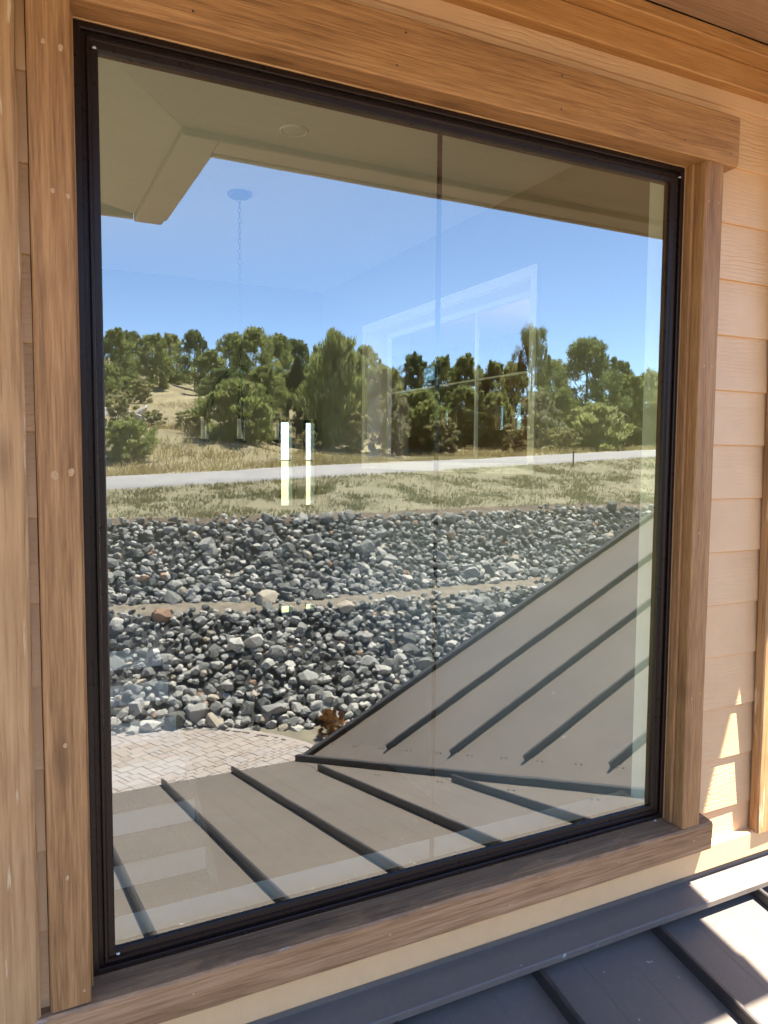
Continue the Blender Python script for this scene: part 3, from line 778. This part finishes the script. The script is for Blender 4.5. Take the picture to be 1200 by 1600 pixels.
def scatter_rocks():
    r_ = random.Random(11); items = []
    for tier, (ia, ib) in (('lower', (0, 1)), ('upper', (2, 3))):
        x = -6.0
        while x < 34:
            step = .142 if x < 16 else .27
            La = lines(x); v0, z0 = La[ia]; v1, z1 = La[ib]
            ln = math.hypot(v1 - v0, z1 - z0); u = -.12
            while u < ln + .12:
                t = u / ln; jx, ju = r_.uniform(-.09, .09), r_.uniform(-.08, .08)
                t2 = (u + ju) / ln; xx = x + jx
                big = r_.random(); s = .058 + .055 * r_.random() + (.06 if big > .82 else 0) + (.11 if big > .975 else 0) + (.03 if t < .25 else 0)
                if x > 18: s *= 1.5
                v = v0 + (v1 - v0) * t2; z = z0 + (z1 - z0) * t2
                off = r_.uniform(.0, .10); tn = r_.random()
                tone = min(8, int(tn * 9)) if r_.random() > .06 else r_.choice((8, 9, 9, 10))
                if t < .2 and r_.random() < .35: tone = r_.choice((6, 7, 8))
                items.append((tier, xx, v, z + off, s, tone, r_.randrange(12), rot_of(r_)))
                u += step * .98
            x += step
        # rocks strewn at the foot and on the ledge
    for i in range(150):
        xx = r_.uniform(-3, 18); L = lines(xx)
        if i < 60: v, z, tier = L[0][0] - abs(r_.gauss(0, .16)) + .05, -3.58, 'lower'
        elif i < 110: v, z, tier = L[2][0] - abs(r_.gauss(0, .05)), L[2][1], 'upper'
        else: v, z, tier = L[3][0] + abs(r_.gauss(0, .3)), L[3][1] + .03, 'upper'
        if tier == 'lower' and inside(xx, v + .12, P) : continue
        items.append((tier, xx, v, z, r_.uniform(.05, .14), r_.randrange(8), r_.randrange(12), rot_of(r_)))
    cam_ = Vector((-.13, 1.52, 0))
    def vis(it):
        d = math.hypot(it[1] + .13, it[2] + 1.52); a = (it[1] + .13) / (it[2] + 1.52)
        ok = .08 < a < 1.0
        return -(it[4] / d) if ok else 1.0
    items.sort(key=vis)
    def label_of(tier, tone, s):
        c = 'near black' if tone < 2 else 'dark grey' if tone < 4 else 'mid grey' if tone < 6 else 'light grey' if tone < 8 else 'whitish' if tone == 8 else 'tan' if tone == 9 else 'rust coloured'
        z = 'large' if s > .17 else 'middling' if s > .115 else 'small'
        w_ = 'lower rubble slope beside the driveway' if tier == 'lower' else 'upper rubble slope below the grassy bank'
        return '%s %s angular rock in the %s' % (z, c, w_), '%s %s rocks, %s tier' % (z, c, tier)
    for it in items[:292]:
        tier, x, v, z, s, tone, sh_, rm = it
        o = link('rock', rock_variant(sh_, tone), None, None)
        m4 = (rm.to_4x4() @ Matrix.Scale(s, 4)); m4.translation = (x, -v, z); o.matrix_world = m4
        l_, g_ = label_of(tier, tone, s); tag(o, l_, 'rock', g_)
    for tier in ('lower', 'upper'):
        vs, fs, tn = [], [], []
        for it in items[292:]:
            if it[0] != tier: continue
            _, x, v, z, s, tone, sh_, rm = it; me = RM[sh_]; o0 = len(vs)
            for q in me.vertices:
                c = rm @ (q.co * s); vs.append((x + c.x, -v + c.y, z + c.z))
            fs += [tuple(i + o0 for i in p.vertices) for p in me.polygons]; tn += [TONES[tone]] * len(me.vertices)
        o = pyd('rubble', vs, fs, M['rock']); at = o.data.attributes.new('tone', 'FLOAT', 'POINT'); at.data.foreach_set('value', tn)
        tag(o, 'mass of small grey rubble filling the %s slope' % tier, 'rubble', None, 'stuff')
    # a few large marked boulders
    for x, v, z, s, tone, lb in ((3.35, 12.0, -3.13, .27, 6, 'large smooth grey boulder low in the lower rubble slope'), (3.12, 11.5, -3.38, .19, 9, 'pale cream boulder at the foot of the lower rubble slope'), (3.5, 11.55, -3.32, .22, 8, 'light grey boulder beside the cream one at the foot of the slope'),
                                 (4.75, 13.75, -2.0, .34, 9, 'long pale tan boulder lying on the gravel ledge'), (7.6, 14.9, -1.15, .30, 6, 'large grey boulder near the top of the upper rubble slope'), (4.9, 10.75, -3.25, .2, 8, 'whitish boulder near the rusty shrub'), (6.2, 11.1, -3.0, .22, 8, 'pale rounded boulder in the lower rubble slope above the wing roof'), (12.3, 13.4, -1.98, .35, 6, 'grey block of stone on the ledge near the wing roof rake')):
        o = link('boulder', rock_variant(int(x * 7) % 12, tone), None, None)
        m4 = (rot_of(r_).to_4x4() @ Matrix.Scale(s, 4)); m4.translation = (x, -v, z); o.matrix_world = m4; tag(o, lb, 'boulder')
scatter_rocks()

# ------------------------------------------------------------------ vegetation
def leaf_mat(name, cols, transl=.45):
    k = N(name); at = k.n('Attribute', _attribute_name='tone'); oi = k.n('ObjectInfo')
    f = k.math('ADD', k.math('MULTIPLY', at.outputs['Fac'], .75), k.math('MULTIPLY', oi.outputs['Random'], .25))
    c = k.ramp(f, [(0, cols[0]), (.5, cols[1]), (1, cols[2])])
    k.done(c, .7, None, spec=.2)
    tr = k.n('BsdfTranslucent'); k.l(c, tr.inputs['Color'])
    mx = k.n('MixShader'); mx.inputs[0].default_value = transl
    k.l(k.b.outputs[0], mx.inputs[1]); k.l(tr.outputs[0], mx.inputs[2]); k.l(mx.outputs[0], k.out.inputs[0]); return k.m
LM = dict(
    juniper=leaf_mat('juniper_leaf', [(0.112, 0.145, 0.052), (0.238, 0.278, 0.097), (0.423, 0.435, 0.167)]),
    brush=leaf_mat('brush_leaf', [(0.142, 0.179, 0.056), (0.322, 0.355, 0.126), (0.429, 0.436, 0.238)]),
    pinyon=leaf_mat('pinyon_needle', [(0.061, 0.094, 0.040), (0.153, 0.198, 0.078), (0.281, 0.329, 0.140)]),
    dark=leaf_mat('cypress_leaf', [(0.017, 0.026, 0.013), (0.039, 0.054, 0.023), (0.076, 0.103, 0.043)]),
    pine=leaf_mat('pine_needle', [(0.083, 0.111, 0.046), (0.183, 0.211, 0.083), (0.322, 0.345, 0.144)]),
    pale=leaf_mat('pale_brush_leaf', [(0.237, 0.214, 0.097), (0.331, 0.336, 0.182), (0.331, 0.336, 0.322)]),
    low=leaf_mat('scrub_leaf', [(0.142, 0.145, 0.072), (0.281, 0.264, 0.126), (0.429, 0.421, 0.223)]))
M['bark'] = plain('bark', (.085, .065, .05), .9, var=.3, vs=14, bump=.8)
def crown_points(kind, r_, n):
    """clump centres inside a crown of unit height and unit width; (x, y, z, radius)"""
    out = []; ph = r_.uniform(0, 50)
    for s_ in range(n // 9):          # leaders that break the outline
        a = r_.uniform(0, math.tau); q = r_.uniform(.05, .33); zt = r_.uniform(.82, 1.06) - q * .5
        for j in range(2): out.append((q * math.cos(a), q * math.sin(a), zt - .05 * j, .03 + .012 * j))
    while len(out) < n:
        z = r_.random(); a = r_.uniform(0, math.tau); q = math.sqrt(r_.random())
        if kind in ('juniper', 'brush', 'pale', 'low'):
            lo = .03
            zz = lo + (1 - lo) * z * .95; pr = math.sin(math.pi * min(1, (zz * .86 + .16))) ** .55; R_ = .47 * pr * (.62 + .75 * abs(mnoise.noise(Vector((math.cos(a) * 2.2 + ph, math.sin(a) * 2.2, zz * 4)))) + .22 * math.sin(3 * a + 7 * z + ph)); rad = .075
        elif kind == 'dark': zz = .08 + .9 * z; R_ = .42 * (1 - zz) ** .8 + .06; rad = .085
        elif kind == 'pinyon': zz = .15 + .82 * z; R_ = .46 * (1 - ((zz - .38) / .66) ** 2 if zz > .38 else .8 + .2 * zz / .38) * (.6 + .85 * abs(mnoise.noise(Vector((math.cos(a) * 2.4 + ph, math.sin(a) * 2.4, zz * 5)))) + .2 * math.sin(4 * a + 9 * z + ph)) + .03; rad = .068
        else:  # open pine: tiers
            tier = r_.choice((.45, .58, .70, .81, .90, .97)); zz = tier + r_.uniform(-.03, .03); R_ = .5 * (1.12 - (tier - .45) * 1.35) * (1 + .4 * math.sin(3 * a + 20 * tier)); rad = .075
        q = .35 + .65 * q if kind != 'dark' else q
        out.append((R_ * q * math.cos(a), R_ * q * math.sin(a), zz, rad * r_.uniform(.7, 1.25)))
    return out
def crown_mesh(kind, seed, clumps, leaves, size):
    r_ = random.Random(seed); g = np.random.default_rng(seed)
    vs, tone = [], []
    for cx, cy, cz, rad in crown_points(kind, r_, clumps):
        n = leaves; d = g.normal(size=(n, 3)); d /= np.linalg.norm(d, axis=1)[:, None]
        rr = rad * g.random(n) ** .4
        p = np.array([cx, cy, cz]) + d * rr[:, None] * np.array([1, 1, .8])
        up = np.array([0, 0, 1.0]); outw = np.array([cx, cy, 0]) * 1.2
        k = {'brush': (1.25, .55), 'pale': (.8, .8), 'low': (.6, .8)}.get(kind, (.45, .9))
        dirn = up * k[0] + d * k[1] + outw + g.normal(size=(n, 3)) * .35; dirn /= np.linalg.norm(dirn, axis=1)[:, None]
        sd = np.cross(dirn, g.normal(size=(n, 3))); sd /= np.linalg.norm(sd, axis=1)[:, None]
        ln = size * (.7 + .8 * g.random(n)); wd = ln * (.085 if kind in ('brush', 'pine') else .12)
        a = p - dirn * ln[:, None] * .5; b = p + dirn * ln[:, None] * .5; m1 = p + sd * wd[:, None]; m2 = p - sd * wd[:, None]
        vs.append(np.stack([a, m1, b, m2], 1).reshape(-1, 3)); t0 = r_.uniform(.1, .9)
        tone.append(np.repeat(np.clip(t0 + g.normal(size=n) * .16, 0, 1), 4))
    vs = np.concatenate(vs); tone = np.concatenate(tone); nq = len(vs) // 4
    me = bpy.data.meshes.new('crown'); me.vertices.add(len(vs)); me.vertices.foreach_set('co', vs.astype(np.float32).ravel())
    me.loops.add(nq * 4); me.loops.foreach_set('vertex_index', np.arange(nq * 4, dtype=np.int32))
    me.polygons.add(nq); me.polygons.foreach_set('loop_start', np.arange(0, nq * 4, 4, dtype=np.int32)); me.polygons.foreach_set('loop_total', np.full(nq, 4, dtype=np.int32))
    me.update(); at = me.attributes.new('tone', 'FLOAT', 'POINT'); at.data.foreach_set('value', tone.astype(np.float32)); me.materials.append(LM[kind]); return me
def trunk_mesh(kind, seed):
    """tapered trunk with limbs, unit height"""
    r_ = random.Random(seed); vs, fs = [], []
    def limb(pts, r0, r1, n=6):
        o0 = len(vs)
        for i, p in enumerate(pts):
            rr = r0 + (r1 - r0) * i / (len(pts) - 1)
            for j in range(n): vs.append((p[0] + rr * math.cos(math.tau * j / n), p[1] + rr * math.sin(math.tau * j / n), p[2]))
        for i in range(len(pts) - 1):
            for j in range(n): a = o0 + i * n + j; b = o0 + i * n + (j + 1) % n; fs.append((a, b, b + n, a + n))
    tall = {'pine': .96, 'pinyon': .85, 'dark': .9}.get(kind, .55)
    th = {'pine': .028, 'pinyon': .026, 'dark': .02}.get(kind, .022)
    stems = 1 if kind in ('pine', 'pinyon', 'dark') else 4
    for s in range(stems):
        a = r_.uniform(0, math.tau); sp = 0 if stems == 1 else r_.uniform(.08, .24)
        limb([(sp * t ** 1.3 * math.cos(a) + .012 * r_.uniform(-1, 1), sp * t ** 1.3 * math.sin(a) + .012 * r_.uniform(-1, 1), -.03 + (tall + .03) * t) for t in (0, .2, .4, .6, .8, 1)], th if stems == 1 else th * .8, .005)
    for b in range(10 if kind in ('pine', 'pinyon') else 7):
        z = r_.uniform(.2, .8) * tall if kind != 'pine' else r_.uniform(.4, .92); a = r_.uniform(0, math.tau); ln = r_.uniform(.2, .36) * (1.2 - z * .7)
        limb([(ln * t * math.cos(a), ln * t * math.sin(a), z + .12 * t * t) for t in (0, .5, 1)], .009, .003, 5)
    me = bpy.data.meshes.new('trunk'); me.from_pydata(vs, [], fs); me.materials.append(M['bark']); me.update(); return me
SPEC = dict(juniper=(230, 100, .040), brush=(230, 90, .070), pinyon=(240, 95, .038), dark=(90, 150, .046), pine=(110, 130, .040), pale=(100, 100, .055), low=(70, 80, .085))
CR = {k: [crown_mesh(k, 40 + 7 * i + len(k), *SPEC[k]) for i in range(3 if k in ('juniper', 'brush', 'pinyon') else 1)] for k in SPEC}
TK = {k: trunk_mesh(k, 5 + len(k)) for k in SPEC}
NAMES = dict(juniper=('juniper_tree', 'tree'), brush=('brush_shrub', 'shrub'), pinyon=('pinyon_tree', 'tree'), dark=('cypress_tree', 'tree'), pine=('pine_tree', 'tree'), pale=('pale_shrub', 'shrub'), low=('scrub_bush', 'bush'))
LAB = dict(juniper='olive green rounded juniper on the dry hillside', brush='feathery green upright shrub across the road', pinyon='dark green bushy conifer beyond the road', low='low dull green scrub bush among dry grass')
TREES = [(4.4, 31, 1.7, 2.1, 'brush'), (7.4, 58, 5.2, 3.6, 'juniper'), (10.8, 62, 4.4, 3.3, 'juniper'), (15.0, 66, 5.3, 2.8, 'pinyon'), (14.9, 60, 3.9, 3.2, 'juniper'), (9.9, 34, 3.0, 3.7, 'brush'), (18.6, 60, 6.8, 4.1, 'juniper'), (24.0, 70, 5.9, 3.7, 'juniper'), (15.0, 40, 4.7, 1.7, 'dark'), (29.4, 80, 6.9, 4.6, 'pinyon'), (16.6, 38, 6.4, 3.4, 'brush'), (8.3, 52, 1.7, 1.8, 'low'), (5.9, 52, 2.7, 2.4, 'juniper'), (8.3, 38, 1.0, 1.4, 'low'), (8.7, 36, 1.5, 1.5, 'low'), (12.4, 36, 1.7, 1.6, 'low'), (26.3, 56, 6.0, 3.2, 'brush'), (25.6, 50, 6.0, 3.1, 'brush'), (19.1, 36, 3.9, 2.1, 'pale'), (31.4, 56, 6.9, 3.5, 'pinyon'), (34.2, 56, 7.1, 3.1, 'juniper'), (21.7, 38, 3.3, 2.6, 'brush'), (36.5, 56, 7.4, 4.0, 'juniper'), (42.4, 60, 7.8, 4.1, 'juniper'), (26.3, 40, 3.9, 3.3, 'juniper'), (27.4, 38, 3.7, 2.5, 'brush'), (34.7, 44, 8.8, 2.9, 'pine'), (44.7, 60, 7.9, 3.7, 'juniper'), (47.8, 58, 8.3, 4.0, 'juniper'), (30.1, 37, 4.2, 2.8, 'pale'), (39.0, 43, 8.1, 5.2, 'pinyon'), (33.7, 36, 3.3, 4.3, 'brush'), (42.5, 42, 5.4, 3.7, 'juniper'), (48.6, 46, 6.5, 4.1, 'brush'), (43.4, 40, 3.7, 2.7, 'juniper'), (34.4, 40, 4.9, 2.6, 'juniper'), (57.2, 50, 7.1, 5.6, 'juniper'), (57.5, 46, 7.0, 5.2, 'pinyon'), (19.6, 48, 5.5, 2.7, 'juniper'), (3.0, 48, 3.4, 3.9, 'juniper'), (1.3, 60, 4.5, 5.1, 'juniper'), (-0.9, 46, 2.6, 3.8, 'brush'), (19.5, 70, 5.8, 3.6, 'juniper'), (10.6, 72, 4.6, 3.4, 'pinyon'), (15.4, 78, 5.2, 3.8, 'juniper'), (34.3, 72, 7.6, 4.1, 'juniper'), (28.1, 66, 7.0, 3.9, 'juniper'), (54.6, 56, 7.6, 4.3, 'pinyon'), (31.9, 46, 5.4, 2.8, 'dark'), (15.5, 48, 3.6, 2.7, 'juniper'), (5.2, 40, 1.9, 1.9, 'low'), (7.0, 40, 1.0, 1.3, 'low'), (17.1, 36, 2.4, 1.9, 'low'), (22.3, 36, 2.1, 2.2, 'low'), (26.0, 34, 1.9, 1.8, 'low'), (28.8, 33, 1.4, 1.8, 'low'), (13.4, 34, 1.3, 1.1, 'low')]
TREES += [(-2.5, 40, 3.2, 3.4, 'juniper'), (-6, 46, 4.2, 3.6, 'juniper'), (-9, 38, 2.8, 3.4, 'brush'), (-13, 52, 5.0, 4.0, 'pinyon'), (-4, 58, 5.5, 4.2, 'pinyon'), (-17, 44, 4.0, 3.8, 'juniper'), (-10, 64, 5.2, 4.2, 'juniper'), (-1, 66, 5.5, 4.0, 'juniper'), (1.5, 36, 1.6, 1.8, 'low'), (-6, 33, 1.4, 1.7, 'low'), (-14, 35, 1.5, 1.8, 'low'), (62, 48, 6.0, 5.0, 'juniper'), (66, 40, 4.5, 4.6, 'brush')]
fr = random.Random(77)
for i in range(22):
    v_ = fr.uniform(35, 62); x_ = v_ * fr.uniform(.12, 1.12); k_ = fr.choice(('brush', 'brush', 'low', 'juniper', 'pinyon'))
    if k_ == 'low': TREES.append((round(x_, 1), round(v_, 1), round(fr.uniform(1.0, 1.8), 1), round(fr.uniform(1.4, 2.2), 1), 'low'))
    elif x_ / v_ > .42 or v_ > 48: TREES.append((round(x_, 1), round(v_, 1), round(fr.uniform(2.2, 3.6), 1), round(fr.uniform(2.4, 3.4), 1), k_))
SPECIAL = {('dark', 40): 'narrow almost black conifer standing between feathery shrubs', ('dark', 46): 'dark upright conifer in the thicket on the right hillside', ('pine', 44): 'tall open pine with bare lower trunk rising above the shrubs', ('pale', 36): 'pale yellowish shrub by the road bend', ('pale', 37): 'pale straw coloured shrub in front of the big conifer', ('pinyon', 43): 'largest broad dark green conifer on the right hillside', ('brush', 34): 'big round feathery shrub alone above the road', ('brush', 31): 'feathery green shrub close to the road in dry grass'}
tr_r = random.Random(5)
for i, (x, v, h, wd, kind) in enumerate(TREES):
    nm, cat = NAMES[kind]
    lb = SPECIAL.get((kind, v)); g_ = None
    zone = 'near the road' if v < 42 else 'halfway up the slope' if v < 58 else 'on the crest'
    if kind == 'low' : zone = 'near the road'
    if lb is None: lb = LAB[kind] + ', ' + zone; g_ = zone + ': ' + {'juniper': 'junipers on the hillside', 'brush': 'feathery shrubs across the road', 'pinyon': 'dark conifers on the hillside', 'low': 'scrub bushes across the road'}[kind]
    t = thing(nm, lb, cat, (x, -v, ground_z(x, v) - .1), g_)
    t.rotation_euler = (0, 0, tr_r.uniform(0, 6.28)); t.scale = (wd * 1.18, wd * 1.18, h * .97 + .1)
    link('crown', CR[kind][i % len(CR[kind])], None, t); link('trunk', TK[kind], None, t)
# wood on the far crest, one mass
def far_wood():
    g = np.random.default_rng(9); vs, fs, tn = [], [], []; base = CR['pinyon'][0]
    co = np.empty(len(base.vertices) * 3, np.float32); base.vertices.foreach_get('co', co); co = co.reshape(-1, 3)[:4 * 900]
    allv, allt = [], []
    n = 0
    for i in range(420):
        v = g.uniform(58, 150); x = g.uniform(-30, 150)
        if any(abs(x - t_[0]) < 2.2 and abs(v - t_[1]) < 3 for t_ in TREES): continue
        if v < 75 and x / v > .5: continue
        h = g.uniform(1.6, 3.2); s = h * g.uniform(.7, 1.0)
        q = co[g.permutation(len(co) // 4)[:260].repeat(4) * 4 + np.tile(np.arange(4), 260)] if False else co.reshape(-1, 4, 3)[g.permutation(900)[:330]].reshape(-1, 3)
        c = np.array([x, -v, ground_z(x, v) - .2]); q2 = (q - [0, 0, .1]) * [s, s, h]; 
        allv.append(q2 + c); allt.append(np.repeat(g.uniform(.1, .9) + g.normal(size=330) * .15, 4))
    V = np.concatenate(allv); T_ = np.clip(np.concatenate(allt), 0, 1); nq = len(V) // 4
    me = bpy.data.meshes.new('far_scrub'); me.vertices.add(len(V)); me.vertices.foreach_set('co', V.astype(np.float32).ravel())
    me.loops.add(nq * 4); me.loops.foreach_set('vertex_index', np.arange(nq * 4, dtype=np.int32)); me.polygons.add(nq)
    me.polygons.foreach_set('loop_start', np.arange(0, nq * 4, 4, dtype=np.int32)); me.polygons.foreach_set('loop_total', np.full(nq, 4, dtype=np.int32)); me.update()
    at = me.attributes.new('tone', 'FLOAT', 'POINT'); at.data.foreach_set('value', T_.astype(np.float32)); me.materials.append(LM['juniper'])
    tag(link('far_scrub', me), 'distant scrub covering the crest of the hillside', 'scrub', None, 'stuff')
far_wood()

# grass
def grass(name, label, spots, hmin, hmax, mat, seed, blades=5, spread=.06):
    g = np.random.default_rng(seed); n = len(spots); sp = np.repeat(np.array(spots), blades, 0)
    m_ = len(sp); off = g.normal(size=(m_, 2)) * spread; a = g.random(m_) * math.tau; h = hmin + (hmax - hmin) * g.random(m_) ** 1.6
    bx = sp[:, 0] + off[:, 0]; by = -sp[:, 1] + off[:, 1]; bz = sp[:, 2]
    wd = .010 + .012 * g.random(m_); lean = g.normal(size=(m_, 2)) * .45
    A = np.stack([bx - np.cos(a) * wd, by - np.sin(a) * wd, bz - .03], 1); B = np.stack([bx + np.cos(a) * wd, by + np.sin(a) * wd, bz - .03], 1)
    T_ = np.stack([bx + lean[:, 0] * h, by + lean[:, 1] * h, bz + h], 1)
    V = np.stack([A, B, T_], 1).reshape(-1, 3)
    me = bpy.data.meshes.new(name); me.vertices.add(len(V)); me.vertices.foreach_set('co', V.astype(np.float32).ravel())
    me.loops.add(m_ * 3); me.loops.foreach_set('vertex_index', np.arange(m_ * 3, dtype=np.int32)); me.polygons.add(m_)
    me.polygons.foreach_set('loop_start', np.arange(0, m_ * 3, 3, dtype=np.int32)); me.polygons.foreach_set('loop_total', np.full(m_, 3, dtype=np.int32)); me.update()
    tn = np.repeat(np.repeat(np.clip(np.array([mnoise.noise(Vector((s[0] * .5, s[1] * .5, 2))) * .9 + .5 for s in spots]), 0, 1), blades) * .7 + g.random(m_) * .3, 3)
    at = me.attributes.new('tone', 'FLOAT', 'POINT'); at.data.foreach_set('value', tn.astype(np.float32)); me.materials.append(mat)
    return tag(link(name, me), label, 'grass', None, 'stuff')
GM1 = leaf_mat('bank_grass_blade', [(.115, .135, .05), (.19, .185, .085), (.29, .25, .14)])
GM2 = leaf_mat('dry_grass_blade', [(.20, .17, .075), (.34, .28, .13), (.48, .40, .20)])
gr = random.Random(21); spots = []
while len(spots) < 11000:
    x = gr.uniform(-10, 34); L = lines(x); v = gr.uniform(L[3][0] + .75, L[4][0] - .1)
    if mnoise.noise(Vector((x * .55, v * .8, 7))) + gr.uniform(-.25, .45) > 0: spots.append((x, v, ground_z(x, v)))
grass('bank_grass', 'patchy green and straw grass on the bank between rubble and road', spots, .03, .125, GM1, 4, 6, .07)
spots = []
while len(spots) < 16000:
    x = gr.uniform(-22, 45); L = lines(x); v = L[5][0] + .2 + 26 * gr.random() ** 1.4
    if mnoise.noise(Vector((x * .3, v * .3, 1))) + gr.uniform(-.2, .5) > 0: spots.append((x, v, ground_z(x, v)))
grass('hill_grass', 'dry yellow grass covering the hillside above the road', spots, .12, .42, GM2, 6, 5, .16)
# rusty shrub and gravel at the driveway edge
GM3 = leaf_mat('rust_shrub_leaf', [(.10, .045, .012), (.22, .10, .03), (.34, .18, .06)])
me = CR['pale'][0].copy(); me.materials.clear(); me.materials.append(GM3)
t = thing('rust_shrub', 'small rusty brown shrub beside the rounded driveway end', 'shrub', (4.62, -9.85, -3.62)); t.scale = (.62, .62, .5)
link('crown', me, None, t); link('trunk', TK['pale'], None, t)
# roadside stake
sk = thing('road_stake', 'thin dark marker stake at the edge of the road', 'stake', (21.6, -23.9, ground_z(21.6, 23.9)))
tube('shaft', [(0, 0, -.1), (0, 0, .62)], .03, M['black'], sk, 6); boxes('cap', [((-.04, -.04, .62), (.04, .04, .68))], M['screw'], sk)
# rock outcrop on the hillside
for k, (x, v, s) in enumerate(((6.3, 47, 1.0), (7.4, 47.6, .8), (5.5, 46.4, .7), (6.9, 45.5, .6))):
    o = link('outcrop_rock', rock_variant(k * 2, 8), None, None); m4 = rot_of(tr_r).to_4x4() @ Matrix.Diagonal((s * 1.5, s, s * .5, 1)); m4.translation = (x, -v, ground_z(x, v)); o.matrix_world = m4
    tag(o, 'pale weathered outcrop rock on the hillside among junipers', 'rock', 'hillside outcrop')
